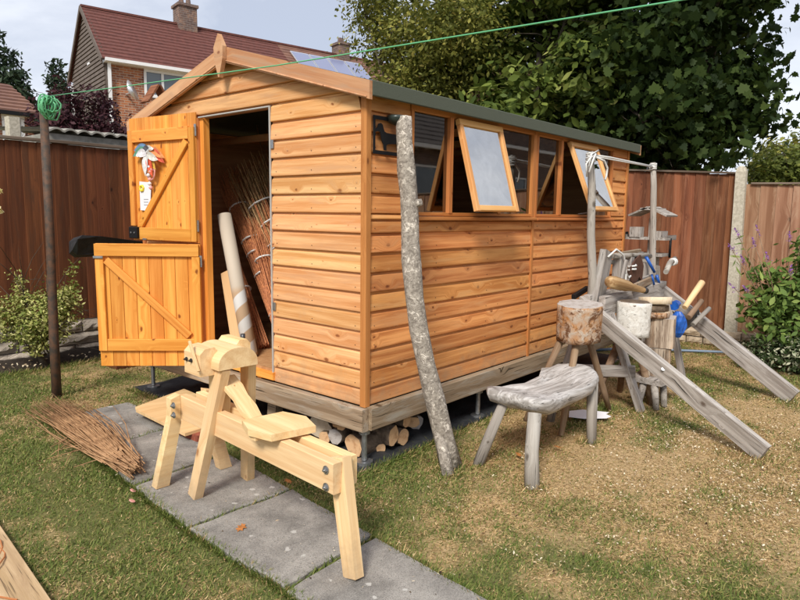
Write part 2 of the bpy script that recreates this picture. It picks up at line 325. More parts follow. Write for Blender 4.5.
def slab_mat():
    m, t, b = mat_base('paving_concrete'); vec, oi, raw = coords(t, (1, 1, 1), 20); n = noise(t, vec, 5, 6, .7); nf = noise(t, vec, 190, 3, .7)
    col = mixc(t, maprange(t, n, .35, .68), (.345, .32, .285), (.155, .143, .128))
    col = mixc(t, maprange(t, nf, .52, .66, 0, .75), col, (.09, .085, .08)); col = mixc(t, maprange(t, nf, .42, .33, 0, .5), col, (.42, .40, .37))
    vo = N(t, 'ShaderNodeTexVoronoi', inp={'Scale': 9.0, 'Randomness': 1}); t.links.new(vec, vo.inputs['Vector'])
    wn = noise(t, vec, 30, 4, .7); k = N(t, 'ShaderNodeMath', operation='MULTIPLY_ADD'); k.inputs[1].default_value = .50; t.links.new(wn, k.inputs[0]); t.links.new(vo.outputs['Distance'], k.inputs[2])
    big = noise(t, vec, 1.7, 2, .5); k2 = N(t, 'ShaderNodeMath', operation='MULTIPLY_ADD'); k2.inputs[1].default_value = -.35; t.links.new(big, k2.inputs[0]); t.links.new(k.outputs[0], k2.inputs[2])
    col = mixc(t, maprange(t, k2.outputs[0], .185, .15, 0, .75), col, (.52, .50, .46))
    t.links.new(col, b.inputs['Base Color']); b.inputs['Roughness'].default_value = .92; b.inputs['Specular IOR Level'].default_value = .2; bump(t, b, nf, .5, .004); return m
M['slab'] = slab_mat()
def tube_mat():
    m, t, b = mat_base('spiral_cardboard'); tc = N(t, 'ShaderNodeTexCoord'); s = N(t, 'ShaderNodeSeparateXYZ'); t.links.new(tc.outputs['Object'], s.inputs[0])
    at = N(t, 'ShaderNodeMath', operation='ARCTAN2'); t.links.new(s.outputs[1], at.inputs[0]); t.links.new(s.outputs[2], at.inputs[1])
    k = N(t, 'ShaderNodeMath', operation='MULTIPLY_ADD'); k.inputs[1].default_value = 34.; t.links.new(s.outputs[0], k.inputs[0]); t.links.new(at.outputs[0], k.inputs[2])
    sn = N(t, 'ShaderNodeMath', operation='SINE'); t.links.new(k.outputs[0], sn.inputs[0])
    lo = mixc(t, maprange(t, sn.outputs[0], -.1, .1), (.62, .60, .57), (.45, .30, .18))
    up_ = maprange(t, s.outputs[0], .45, .5); t.links.new(mixc(t, up_, lo, (.50, .42, .33)), b.inputs['Base Color']); b.inputs['Roughness'].default_value = .75; return m
M['cardtube'] = tube_mat()
def leaf_mat(name, stops, trans=.35, rough=.55):
    m = bpy.data.materials.new(name); m.use_nodes = True; t = m.node_tree; t.nodes.clear(); o = N(t, 'ShaderNodeOutputMaterial')
    at = N(t, 'ShaderNodeAttribute', attribute_name='tone'); r = ramp(t, stops); t.links.new(at.outputs['Fac'], r.inputs[0])
    b = N(t, 'ShaderNodeBsdfPrincipled'); b.inputs['Roughness'].default_value = rough; b.inputs['Specular IOR Level'].default_value = .18; t.links.new(r.outputs[0], b.inputs['Base Color'])
    tr = N(t, 'ShaderNodeBsdfTranslucent'); t.links.new(r.outputs[0], tr.inputs[0]); ms = N(t, 'ShaderNodeMixShader'); ms.inputs[0].default_value = trans
    t.links.new(b.outputs[0], ms.inputs[1]); t.links.new(tr.outputs[0], ms.inputs[2]); t.links.new(ms.outputs[0], o.inputs[0]); return m
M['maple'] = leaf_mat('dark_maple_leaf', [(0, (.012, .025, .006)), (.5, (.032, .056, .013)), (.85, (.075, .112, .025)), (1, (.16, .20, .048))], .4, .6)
M['elder'] = leaf_mat('elder_leaf', [(0, (.03, .05, .012)), (.4, (.10, .145, .028)), (.75, (.23, .28, .06)), (1, (.45, .45, .14))])
M['haw'] = leaf_mat('small_hedge_leaf', [(0, (.05, .06, .014)), (.4, (.16, .175, .035)), (.8, (.34, .32, .07)), (1, (.50, .40, .12))])
M['berry'] = leaf_mat('dark_berry', [(0, (.02, .008, .008)), (1, (.07, .03, .025))], 0)
M['euon'] = leaf_mat('variegated_leaf', [(0, (.09, .12, .02)), (.3, (.20, .25, .05)), (.55, (.50, .50, .16)), (1, (.72, .68, .32))], .25)
M['purple'] = leaf_mat('purple_leaf', [(0, (.030, .010, .016)), (1, (.10, .035, .04))], .3)
M['budd'] = leaf_mat('buddleia_leaf', [(0, (.06, .11, .025)), (.6, (.17, .26, .06)), (1, (.36, .44, .12))])
M['flower'] = leaf_mat('mauve_flower', [(0, (.25, .10, .38)), (1, (.50, .25, .62))], .3)
M['varbush'] = leaf_mat('white_edged_leaf', [(0, (.02, .04, .012)), (.55, (.06, .09, .03)), (.62, (.40, .42, .28)), (1, (.62, .60, .42))], .2)
M['yellow'] = leaf_mat('yellow_green_leaf', [(0, (.06, .08, .015)), (.7, (.20, .24, .05)), (1, (.38, .34, .07))])
M['conifer'] = leaf_mat('conifer_needles', [(0, (.012, .024, .012)), (1, (.04, .065, .03))], .1)
M['grass'] = leaf_mat('grass_blade', [(0, (.075, .115, .022)), (.3, (.17, .225, .05)), (.5, (.32, .31, .10)), (.62, (.30, .19, .085)), (.8, (.56, .39, .18)), (1, (.80, .60, .32))], .3, .6)
M['chip'] = leaf_mat('wood_shaving', [(0, (.45, .33, .2)), (1, (.80, .70, .52))], .1)

# ------------------------------------------------------------ noise function for lawn tone
_g = rng.random((64, 64))
def vnoise(x, y, s):
    x = np.asarray(x)*s+100; y = np.asarray(y)*s+100
    xi = np.floor(x).astype(int); yi = np.floor(y).astype(int); fx = x-xi; fy = y-yi; fx = fx*fx*(3-2*fx); fy = fy*fy*(3-2*fy)
    g = lambda a, b: _g[a % 64, b % 64]
    return (g(xi, yi)*(1-fx)+g(xi+1, yi)*fx)*(1-fy)+(g(xi, yi+1)*(1-fx)+g(xi+1, yi+1)*fx)*fy
def dryness(x, y):
    n = .34*vnoise(x, y, 1.1)+.30*vnoise(x+9, y+3, 3.7)+.36*vnoise(x+5, y+17, 10)
    # the lawn right of the path and in front of the bench is worn and dry, left of the path it stays green
    g = 1/(1+np.exp(-(x+.25-.35*(-y-.5)*0)*3.2))
    worn = np.exp(-(((x-1.3)/1.3)**2+((y+1.4)/.95)**2))
    far = np.exp(-(((x-3.3)/1.2)**2+((y+.7)/.8)**2))
    leftdry = np.exp(-(((x+.5)/.45)**2+((y-2.5)/.5)**2))
    d = (n-.5)*1.5+.13+.44*g+.24*worn-.10*far+.22*leftdry
    return np.clip(d, 0, 1)

def inst_mesh(name, tmpl_v, tmpl_f, P, Rm, S, tone, mat, parent=None, smooth=False):
    """many copies of a small face template baked into one mesh; Rm (n,3,3), S (n,) or (n,3)"""
    tv = np.array(tmpl_v, float); n = len(P); k = len(tv); S = np.asarray(S); S = S[:, None] if S.ndim == 1 else S
    v = np.einsum('nij,nkj->nki', Rm, tv[None]*S[:, None, :])+P[:, None, :]
    me = bpy.data.meshes.new(name); me.vertices.add(n*k); me.vertices.foreach_set('co', v.reshape(-1).astype(np.float32))
    fl = [len(f) for f in tmpl_f]; flat = np.concatenate([np.array(f) for f in tmpl_f]); tot = len(flat)
    me.loops.add(n*tot); me.loops.foreach_set('vertex_index', (flat[None]+np.arange(n)[:, None]*k).reshape(-1).astype(np.int32))
    me.polygons.add(n*len(fl)); st = np.concatenate([[0], np.cumsum(fl)[:-1]])
    me.polygons.foreach_set('loop_start', (st[None]+np.arange(n)[:, None]*tot).reshape(-1).astype(np.int32))
    me.polygons.foreach_set('loop_total', np.tile(fl, n).astype(np.int32))
    at = me.attributes.new('tone', 'FLOAT', 'FACE'); at.data.foreach_set('value', np.repeat(tone, len(fl)).astype(np.float32))
    me.materials.append(mat); me.update(calc_edges=True); me.validate()
    o = link(bpy.data.objects.new(name, me)); setp(o, parent)
    return o
def rotm(nrm, spin):
    """rotation taking local z to nrm with spin about it"""
    z = nrm/np.linalg.norm(nrm, axis=1, keepdims=True); a = np.where(np.abs(z[:, 2:3]) > .95, np.array([[1., 0, 0]]), np.array([[0, 0, 1.]]))
    x = np.cross(a, z); x /= np.linalg.norm(x, axis=1, keepdims=True); y = np.cross(z, x)
    c, s = np.cos(spin)[:, None], np.sin(spin)[:, None]
    return np.stack([x*c+y*s, -x*s+y*c, z], axis=2)

# ------------------------------------------------------------ ground
def ground():
    nx = 150; xs = np.concatenate([[-60, -20, -8], np.linspace(-3, 6, nx), [9, 20, 60, 200]]); ys = np.concatenate([[-60, -20, -8], np.linspace(-3.5, 5.5, nx), [9, 20, 60, 200]])
    X, Y = np.meshgrid(xs, ys); Z = .012*(vnoise(X, Y, 2.3)-.5)+.008*(vnoise(X, Y, 7)-.5)-.004; Z = np.where((abs(X) > 7) | (abs(Y) > 7), -.01, Z)
    n1, n2 = X.shape; v = np.stack([X, Y, Z], -1).reshape(-1, 3)
    f = [(i*n2+j, i*n2+j+1, (i+1)*n2+j+1, (i+1)*n2+j) for i in range(n1-1) for j in range(n2-1)]
    m, t, b = mat_base('lawn_soil'); at = N(t, 'ShaderNodeAttribute', attribute_name='tone'); tcn = N(t, 'ShaderNodeTexCoord')
    nn = noise(t, tcn.outputs['Object'], 60, 6, .7); nl = noise(t, tcn.outputs['Object'], 9, 5, .6)
    gcol = mixc(t, maprange(t, nn, .35, .65), (.09, .105, .035), (.19, .18, .07)); dcol = mixc(t, maprange(t, nn, .35, .65), (.27, .18, .088), (.62, .44, .235))
    s = N(t, 'ShaderNodeMath', operation='MULTIPLY_ADD'); s.inputs[1].default_value = .5; t.links.new(nl, s.inputs[0]); t.links.new(at.outputs['Fac'], s.inputs[2])
    t.links.new(mixc(t, maprange(t, s.outputs[0], .5, .95), gcol, dcol), b.inputs['Base Color']); b.inputs['Roughness'].default_value = 1; b.inputs['Specular IOR Level'].default_value = .05
    bump(t, b, nn, .8, .015)
    o = mk('ground', v.tolist(), f, m); o['kind'] = 'structure'
    a = o.data.attributes.new('tone', 'FLOAT', 'POINT'); a.data.foreach_set('value', dryness(v[:, 0], v[:, 1]).astype(np.float32))
    return o
ground()
SLABS = [[(-.90, 2.10), (-.33, 2.11), (-.37, 1.36), (-.97, 1.32)], [(-.97, 1.305), (-.37, 1.345), (-.44, .70), (-1.03, .67)],
         [(-1.035, .655), (-.44, .685), (-.51, .035), (-1.09, .06)], [(-1.095, .045), (-.51, .020), (-.58, -.61), (-1.10, -.635)],
         [(-1.105, -.65), (-.58, -.625), (-.65, -1.27), (-1.13, -1.30)], [(-1.13, -1.315), (-.65, -1.285), (-.72, -1.95), (-1.2, -1.97)]]
def slab(q):
    r = random.Random(q[0][0]*99); z = .026+r.uniform(-.003, .003); c = .006
    cx = sum(p[0] for p in q)/4; cy = sum(p[1] for p in q)/4; q = [(cx+(a-cx)*.988, cy+(b_-cy)*.984) for a, b_ in q]
    ring = []
    for i in range(4):
        a, b_ = q[i], q[(i+1) % 4]
        for k in range(6):
            s = k/6; jt = r.uniform(-.006, .006); ring.append((a[0]+(b_[0]-a[0])*s+jt, a[1]+(b_[1]-a[1])*s+jt))
    n = len(ring); v = [(x, y, -.03) for x, y in ring]+[(x, y, z-c) for x, y in ring]+[(x+(cx-x)*.02, y+(cy-y)*.02, z) for x, y in ring]
    f = [(i+k*n, (i+1) % n+k*n, (i+1) % n+(k+1)*n, i+(k+1)*n) for k in (0, 1) for i in range(n)]+[tuple(range(2*n, 3*n))[::1]]
    me = mk('paving_slab', [(x-cx, y-cy, zz) for x, y, zz in v], [tuple(reversed(k)) for k in f[:-1]]+[f[-1][::-1]], M['slab'], path, Matrix.Translation((cx, cy, 0)))
    return me
path = link(bpy.data.objects.new('path', None)); path['kind'] = 'structure'; path.location = (-.8, .1, 0)
for q in SLABS: slab(q)
def inquad(x, y, q):
    r = np.ones(len(x), bool)
    for i in range(4):
        a, b_ = q[i], q[(i+1) % 4]; r &= ((b_[0]-a[0])*(y-a[1])-(b_[1]-a[1])*(x-a[0])) < 0
    return r
def grass(n, xr, yr, hs, nm, wid=.0022, dens=None):
    x = rng.uniform(*xr, n); y = rng.uniform(*yr, n); keep = np.ones(n, bool)
    for q in SLABS:
        c = np.mean(q, 0); q2 = [((p[0]-c[0])*.985+c[0], (p[1]-c[1])*.985+c[1]) for p in q]; keep &= ~inquad(x, y, q2)
    keep &= ~((x > -.12) & (x < 3.8) & (y > -.06) & (y < 2.6))
    ang = np.arctan2(y+2.43, x+2.54); dd = np.hypot(x+2.54, y+2.43); keep &= (ang > R(0)) & (ang < R(82)) & (dd > .9)
    keep &= rng.random(n) < np.clip(3.2/dd, .25, 1)
    x, y = x[keep], y[keep]; n = len(x); d = dryness(x, y); gap = .5*vnoise(x+40, y+3, 14)+.5*vnoise(x, y+31, 5)
    k2 = rng.random(n) < 1.25-.45*d*(gap > .55); x, y, d = x[k2], y[k2], d[k2]; n = len(x)
    isdry = rng.random(n) < np.clip(d*1.25-.08, .12, .95)
    tone = np.where(isdry, rng.uniform(.5, 1, n), rng.uniform(0, .55, n))
    lean = np.where(isdry, rng.uniform(.7, 1.5, n), rng.uniform(.15, 1.15, n)); h = hs*rng.uniform(.45, 1.2, n)*np.where(isdry, .95, 1.1)*(1-.25*d)
    az = rng.uniform(0, 2*np.pi, n); dirv = np.stack([np.cos(az)*np.sin(lean), np.sin(az)*np.sin(lean), np.cos(lean)], 1)
    side = np.stack([-np.sin(az), np.cos(az), np.zeros(n)], 1); up = np.cross(dirv, side)
    Rm = np.stack([side, up, dirv], 2)
    dd = np.hypot(x+2.54, y+2.43); S = np.stack([wid*(1+.22*np.clip(dd-2, 0, 6))*rng.uniform(.7, 1.3, n), h, h], 1)
    P = np.stack([x, y, np.full(n, -.004)+np.where(lean > 1.2, rng.uniform(0, .012, n), 0)], 1)
    o = inst_mesh(nm, [(-1, 0, 0), (1, 0, 0), (.45, -.10, .6), (0, -.22, 1)], [(0, 1, 2), (0, 2, 3)], P, Rm, S, tone, M['grass']); return tag(o, kind='stuff')
def tufts(n):
    P = []
    for q in SLABS:
        for a, b_ in ((0, 3), (1, 2)):
            t = rng.random(n); c = np.mean(q, 0); o_ = np.array(q[a])*(1-t[:, None])+np.array(q[b_])*t[:, None]; o_ += (o_-c)/np.linalg.norm(o_-c, axis=1, keepdims=True)*rng.normal(-.002, .010, (n, 1)); P.append(o_)
        t = rng.random(n//4); o_ = np.array(q[2])*(1-t[:, None])+np.array(q[3])*t[:, None]; P.append(o_+rng.normal(0, .004, o_.shape))
    for (x, y, r_, k) in ((-.62, 2.66, .05, 500), (.325, -.378, .08, 500), (.25, -.42, .06, 300), (.449, -.472, .05, 260), (.385, -.865, .05, 260), (1.235, -.815, .05, 260), (1.985, -.62, .04, 200), (2.13, -.80, .05, 200), (1.69, -1.70, .09, 350), (3.22, -1.6, .09, 350), (5.05, -.66, .12, 500)):
        P.append(np.array([x, y])+rng.normal(0, r_, (k, 2)))
    t = rng.random(9000); P.append(np.column_stack([-.15+3.95*t, -.085+rng.normal(0, .018, 9000)])); t = rng.random(9000); P.append(np.column_stack([5.02+rng.normal(0, .05, 9000), -4+8*t])); t = rng.random(7000); P.append(np.column_stack([-2.4+5*t, 3.70+rng.normal(0, .05, 7000)])); t = rng.random(3000); P.append(np.column_stack([-.145+rng.normal(0, .012, 3000), 2.5*t]))
    P = np.vstack(P); n = len(P); d = dryness(P[:, 0], P[:, 1]); dry = rng.random(n) < d*.8; tone = np.where(dry, rng.uniform(.5, 1, n), rng.uniform(0, .5, n)); lean = rng.uniform(.1, 1.2, n); az = rng.uniform(0, 6.28, n)
    dirv = np.stack([np.cos(az)*np.sin(lean), np.sin(az)*np.sin(lean), np.cos(lean)], 1); side = np.stack([-np.sin(az), np.cos(az), np.zeros(n)], 1); Rm = np.stack([side, np.cross(dirv, side), dirv], 2)
    h = rng.uniform(.02, .055, n); S = np.stack([.0022*rng.uniform(.7, 1.4, n), h, h], 1)
    o = inst_mesh('grass_tufts', [(-1, 0, 0), (1, 0, 0), (.45, -.12, .6), (0, -.28, 1)], [(0, 1, 2), (0, 2, 3)], np.column_stack([P, np.zeros(n)]), Rm, S, tone, M['grass']); return tag(o, 'longer grass tufts left along slab edges, posts, legs and fence foot', 'grass', kind='stuff')
tufts(1500)
g1 = grass(720000, (-2.2, 5.1), (-2.6, 4.1), .026, 'grass'); tag(g1, 'short patchy lawn grass, green beside the path and straw-dry under the bench', 'grass')
def scatter(nm, n, fn, mat, tv, tf, size, label, cat, z=.012, var=(.3, 1.7)):
    P = fn(n); k = len(P); nr = np.stack([rng.normal(0, .5, k), rng.normal(0, .5, k), np.ones(k)], 1)
    o = inst_mesh(nm, tv, tf, np.column_stack([P, np.full(k, z)+rng.uniform(0, .012, k)]), rotm(nr, rng.uniform(0, 6.28, k)), size*np.column_stack([rng.uniform(*var, k), rng.uniform(*var, k), rng.uniform(.3, 1.6, k)]), rng.random(k), mat)
    return tag(o, label, cat, kind='stuff')
def shav(n):
    cc = np.column_stack([rng.normal(1.3, .8, 60), rng.normal(-1.45, .45, 60)]); a = cc[rng.integers(0, 60, n)]+rng.normal(0, .09, (n, 2))*rng.uniform(.3, 2, (n, 1)); b_ = np.column_stack([rng.uniform(.3, 3.4, n//3), rng.uniform(-2, -.5, n//3)]); a = np.vstack([a, b_])
    return a[(a[:, 0] > -.3) & (a[:, 1] < -.15)]
scatter('wood_shavings', 2400, shav, M['chip'], [(-1, -.35, 0), (.2, -.5, .3), (1, .1, .1), (0, .45, .45)], [(0, 1, 2, 3)], .0062, 'pale wood shavings scattered over the dry lawn in front of the lathe', 'shavings')
def plit(n):
    a = np.column_stack([rng.uniform(-1.15, -.3, n), rng.uniform(-1.9, 2.1, n)]); return a
scatter('path_debris', 260, plit, M['chip'], [(-1, -.3, 0), (1, 0, .1), (0, .4, .3)], [(0, 1, 2)], .006, 'small crumbs and chips of wood lying along the paving slabs', 'debris', z=.026)
M['debris'] = leaf_mat('dead_bits', [(0, (.03, .02, .012)), (.7, (.14, .08, .04)), (1, (.34, .2, .1))], .1)
scatter('dead_leaf_bits', 3500, lambda n: np.column_stack([rng.uniform(-2.2, 4.6, n), rng.uniform(-2.4, 3.6, n)])[lambda_ok(n)] if False else (lambda q: q[~((q[:, 0] > -.15) & (q[:, 0] < 3.8) & (q[:, 1] > -.08) & (q[:, 1] < 2.6))])(np.column_stack([rng.uniform(-2.2, 4.6, n), rng.uniform(-2.4, 3.6, n)])), M['debris'], [(-1, -.3, 0), (.2, -.5, .2), (1, .1, .0), (0, .45, .3)], [(0, 1, 2, 3)], .008, 'tiny dead leaf bits and crumbs scattered through the lawn', 'leaf litter', .014)
# ------------------------------------------------------------ shed
W_, LEN, Z0, BP = 2.38, 3.6, .355, .1088
EZ = 2.07; SL = .283      # underside of the roof at the wall / slope
shed = thing('shed', (0, 0, Z0), 'timber garden shed with orange shiplap boards, stable door open and top-hung windows ajar', 'shed')
S = lambda *a, **k: None
SILL, HEAD = Z0+1.045, 2.025
board_cache = {}
def board_mesh(l0, l1, m0, m1, h, mat):
    """one cladding board: local X along, local Y up, local Z out. (l0,l1) ends at the bottom, (m0,m1) at the top"""
    key = (round(l0, 3), round(l1, 3), round(m0, 3), round(m1, 3), round(h, 4), mat.name)
    if key in board_cache: return board_cache[key]
    def xx(y, side): t = y/h; return (l0+(m0-l0)*t) if side == 0 else (l1+(m1-l1)*t)
    pr = [(.0, -.014), (.0015, .010), (.004, .0145), (.010, .0155), (h*.82, .009), (h*.90, -.001), (h-.0005, -.004), (h-.0005, -.014)]
    n = len(pr); v = [(xx(y, 0), y, z) for y, z in pr]+[(xx(y, 1), y, z) for y, z in pr]
    f = [tuple(range(n))[::-1], tuple(range(n, 2*n))]+[(i, (i+1) % n, n+(i+1) % n, n+i) for i in range(n)]
    me = bpy.data.meshes.new('board'); me.from_pydata(v, [], [tuple(reversed(q)) for q in f]); me.materials.append(mat); me.update()
    board_cache[key] = me; return me
def board(org, ux, l0, l1, m0, m1, h, mat):
    ux = V(ux); uy = V((0, 0, 1)); uz = ux.cross(uy)
    m = Matrix((ux, uy, uz)).transposed().to_4x4(); m.translation = V(org)
    o = link(bpy.data.objects.new('board', board_mesh(l0, l1, m0, m1, h, mat))); setp(o, shed); o.matrix_basis = m; return o
DY0, DY1, DZ1 = .79, 1.56, Z0+1.712
lines = [0]+[.0993+BP*k-.0 for k in range(0, 26)]
def ytop(z): return max(0, (z-EZ)/SL)          # inset of the gable from the wall corner at height z
for k in range(len(lines)-1):
    z0, z1 = Z0+lines[k], Z0+lines[k+1]
    a0, a1 = ytop(z0), ytop(z1)
    if a0 > W_/2-.06: break
    a1 = min(a1, W_/2-.02); h = z1-z0
    lo0, lo1 = max(.022, a0), max(.022, a1)
    # front wall: local X points to -y so that Z points to -x
    def fb(ya, yb, yc, yd): board((0, 0, z0), (0, -1, 0), -yb, -ya, -yd, -yc, h, M['clad'])
    if z1 <= DZ1+.03: fb(lo0, DY0, lo1, DY0); fb(DY1+.03, W_-lo0, DY1+.03, W_-lo1)
    else: fb(lo0, W_-lo0, lo1, W_-lo1)
    # back gable
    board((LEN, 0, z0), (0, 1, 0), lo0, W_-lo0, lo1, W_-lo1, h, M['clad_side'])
k = 0
for k in range(len(lines)-1):
    z0, z1 = Z0+lines[k], Z0+lines[k+1]
    if z0 > EZ-.03: break
    z1 = min(z1, EZ+.01); h = z1-z0
    if z1 < SILL+.03:
        hh = min(z1, SILL)-z0
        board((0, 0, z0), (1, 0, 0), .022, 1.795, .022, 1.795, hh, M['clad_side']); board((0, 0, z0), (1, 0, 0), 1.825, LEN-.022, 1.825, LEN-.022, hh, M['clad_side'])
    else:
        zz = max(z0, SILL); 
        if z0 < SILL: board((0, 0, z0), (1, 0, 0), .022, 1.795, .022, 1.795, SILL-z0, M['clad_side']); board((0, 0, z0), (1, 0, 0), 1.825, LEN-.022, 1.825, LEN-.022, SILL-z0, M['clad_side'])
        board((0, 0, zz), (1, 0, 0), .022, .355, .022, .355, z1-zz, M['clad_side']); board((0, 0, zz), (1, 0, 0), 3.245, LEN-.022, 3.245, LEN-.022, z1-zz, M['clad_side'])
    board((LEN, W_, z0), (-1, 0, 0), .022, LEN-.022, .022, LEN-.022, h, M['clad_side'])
# nail heads
gs = []
for k in range(1, 17):
    z = Z0+lines[k]+.028
    if z < 2.0:
        for y in (.06, .42, .74):
            gs.append(tube_geo([(-.013, y, z), (-.0175, y, z)], .0022, 6))
        for x in (.06, .62, 1.2, 1.75, 1.88, 2.45, 3.0, 3.54):
            if z > SILL-.03 and .3 < x < 3.3: continue
            gs.append(tube_geo([(x, -.013, z), (x, -.0175, z)], .0022, 6))
joined('nails', gs, M['dkbolt'], shed)
# corner strips
def strip(name, x0, x1, y0, y1, z0, z1, mat, parent, ch=.003):
    v, f = box_geo(0, z1-z0, x0, x1, y0, y1, ch); v = [(a, b_, c) for a, b_, c in v]
    m = Matrix(((0, 1, 0, 0), (0, 0, 1, 0), (1, 0, 0, z0), (0, 0, 0, 1))); return mk(name, v, f, mat, parent, m)
strip('corner_strip', -.020, .022, -.022, .020, Z0-.003, EZ-.02, M['frame'], shed); strip('corner_strip', LEN-.022, LEN+.02, -.022, .020, Z0, EZ-.02, M['frame'], shed)
strip('corner_strip', -.020, .022, W_-.02, W_+.022, Z0, EZ-.02, M['frame'], shed); strip('corner_strip', LEN-.022, LEN+.02, W_-.02, W_+.022, Z0, EZ-.02, M['frame'], shed)
strip('joint_strip', 1.795, 1.825, -.021, .01, Z0-.004, EZ-.02, M['frame'], shed)
# floor, threshold and base
strip('floor', .0, LEN, .02, W_-.02, Z0+.02, Z0+.075, M['floor'], shed, 0)
beam('threshold', (-.016, DY0-.01, Z0+.035), (-.016, DY1+.06, Z0+.035), .05, .03, (0, 0, 1), M['door'], shed)
for y in (.95, 1.15, 1.4): beam('floor_joist', (-.01, y, Z0-.01), (.5, y, Z0-.01), .05, .04, (0, 0, 1), M['door'], shed)
BX, BY = -.03, -.035
beam('bearer', (BX, BY-.0, .282), (BX, W_+.04, .282), .132, .05, (0, 0, 1), M['beam'], shed, .004)
beam('bearer', (BX+.027, BY, .286), (LEN+.05, BY, .286), .130, .05, (0, 0, 1), M['beam'], shed, .004)
for y in (.8, 1.6, 2.3): beam('bearer', (BX+.03, y, .27), (LEN, y, .27), .11, .05, (0, 0, 1), M['beam'], shed)
beam('bearer', (LEN+.03, 0, .28), (LEN+.03, W_, .28), .13, .05, (0, 0, 1), M['beam'], shed)
for x in (-.005, 1.15, 2.35, 3.55):
    for y in (-.005, 1.2, 2.35):
        v1 = tube_geo([(x, y, .04), (x, y, .24)], .016, 10); v2 = tube_geo([(x, y, .018), (x, y, .035)], .05, 12); v3 = tube_geo([(x, y, .195), (x, y, .218)], .032, 6)
        joined('screw_foot', [v1, v2, v3], M['steel'], shed, stuff=False)
prism('post_block', [(0, 0), (.09, 0), (.10, .15), (.02, .2)], (.12, .97, .02), (0, -1, 0), (0, 0, 1), .06, M['beam'], shed)
# door frame
beam('door_jamb', (.02, DY1-.0, Z0+.07), (.02, DY1-.0, DZ1), .05, .05, (1, 0, 0), M['door'], shed)
beam('door_jamb', (-.012, DY1+.035, Z0), (-.012, DY1+.035, DZ1), .04, .03, (0, 1, 0), M['frame'], shed)
beam('door_jamb', (.03, DY0-.01, Z0+.07), (.03, DY0-.01, DZ1), .05, .03, (1, 0, 0), M['inner'], shed)
beam('draught_strip', (-.017, DY0+.004, Z0+.06), (-.017, DY0+.004, DZ1+.004), .010, .010, (0, 1, 0), M['strip'], shed, .001)
beam('draught_strip', (-.017, DY0, DZ1+.004), (-.017, DY1+.01, DZ1+.004), .009, .010, (0, 0, 1), M['strip'], shed, .001)
beam('door_head', (.03, DY0, DZ1+.03), (.03, DY1, DZ1+.03), .06, .04, (0, 0, 1), M['inner'], shed)
for z, y in ((1.82, DY0-.018), (.82, DY0-.018)): beam('latch_keep', (-.019, y, z), (-.019, y, z+.05), .025, .006, (0, 1, 0), M['steel'], shed, .001)
# lining so that the inside stays dark and closed
for (a, b_, up, wd) in (((.05, W_-.025, 1.2), (LEN-.02, W_-.025, 1.2), (0, 0, 1), 1.66), ((LEN-.03, .04, 1.2), (LEN-.03, W_-.04, 1.2), (0, 0, 1), 1.66)):
    beam('wall_lining', a, b_, wd, .008, up, M['inner'], shed, 0)
for x in (.6, 1.2, 1.8, 2.4, 3.0): beam('roof_truss', (x, .05, 2.0), (x, W_-.05, 2.0), .05, .035, (0, 0, 1), M['inner'], shed)
# roof
rid = 2.456+.0
for s in (0, 1):
    yE = -.075 if s == 0 else W_+.075; zE = EZ+SL*.0+.03; zR = EZ+SL*(W_/2)+.050; zE = zR-SL*(W_/2+.075)
    yR = W_/2
    e = [(yE, zE), (yR, zR), (yR, zR+.016), (yE, zE+.018)]
    x0, x1 = -.05, LEN+.085; v = [(x0, *q) for q in e]+[(x1, *q) for q in e]
    f = [(0, 1, 2, 3), (7, 6, 5, 4), (0, 4, 5, 1), (1, 5, 6, 2), (2, 6, 7, 3), (3, 7, 4, 0)]
    mk('roof_felt', v, f if s else [q[::-1] for q in f], M['felt'], shed)
    yo = yE-.012 if s == 0 else yE+.012
    beam('eaves_felt', (-.048, yo, zE-.023), (LEN+.083, yo, zE-.023), .078, .018, (0, 0, 1), M['felt'], shed, .004)
    # bargeboards
    d = V((0, yR-yE, zR-zE)).normalized(); nrm = V((0, -d.z, d.y)) if s == 0 else V((0, d.z, d.y)) if False else V((0, -d.z, d.y))
    for xb, nm in ((-.062, 'bargeboard'), (LEN+.097, 'bargeboard')):
        hw = .094; a = V((xb, yE-(.018 if s == 0 else -.018), zE+.012)); b_ = V((xb, yR, zR+.012+SL*.0))
        a.z = zE+.016-SL*.018; b_.z = zR+.016
        vv = [a+V((-.011, 0, 0)), b_+V((-.011, 0, 0)), b_+V((-.011, 0, -hw*1.04)), a+V((-.011, 0, -hw))]; vv += [q+V((.022, 0, 0)) for q in vv]
        # local frame with X along the board so the grain follows it
        m, l = frame(a, b_, (0, 0, 1)); mi = m.inverted(); loc = [mi @ q for q in vv]
        ff = [(0, 1, 2, 3), (7, 6, 5, 4), (0, 4, 5, 1), (1, 5, 6, 2), (2, 6, 7, 3), (3, 7, 4, 0)]
        mk(nm, loc, ff, M['barge'], shed, m)
    tube('gable_moulding', [(-.075, yE, zE-.07), (-.075, yR, zR-.07)], .005, M['barge'], shed, 6)
zt = EZ+SL*(W_/2)+.06
prism('finial', [(-.045, -.005), (-.05, .035), (0, .115), (.05, .035), (.045, -.04), (.005, -.15), (-.005, -.15), (-.045, -.04)], (-.075, W_/2+.0, zt-.04), (0, -1, 0), (0, 0, 1), .03, M['barge'], shed)
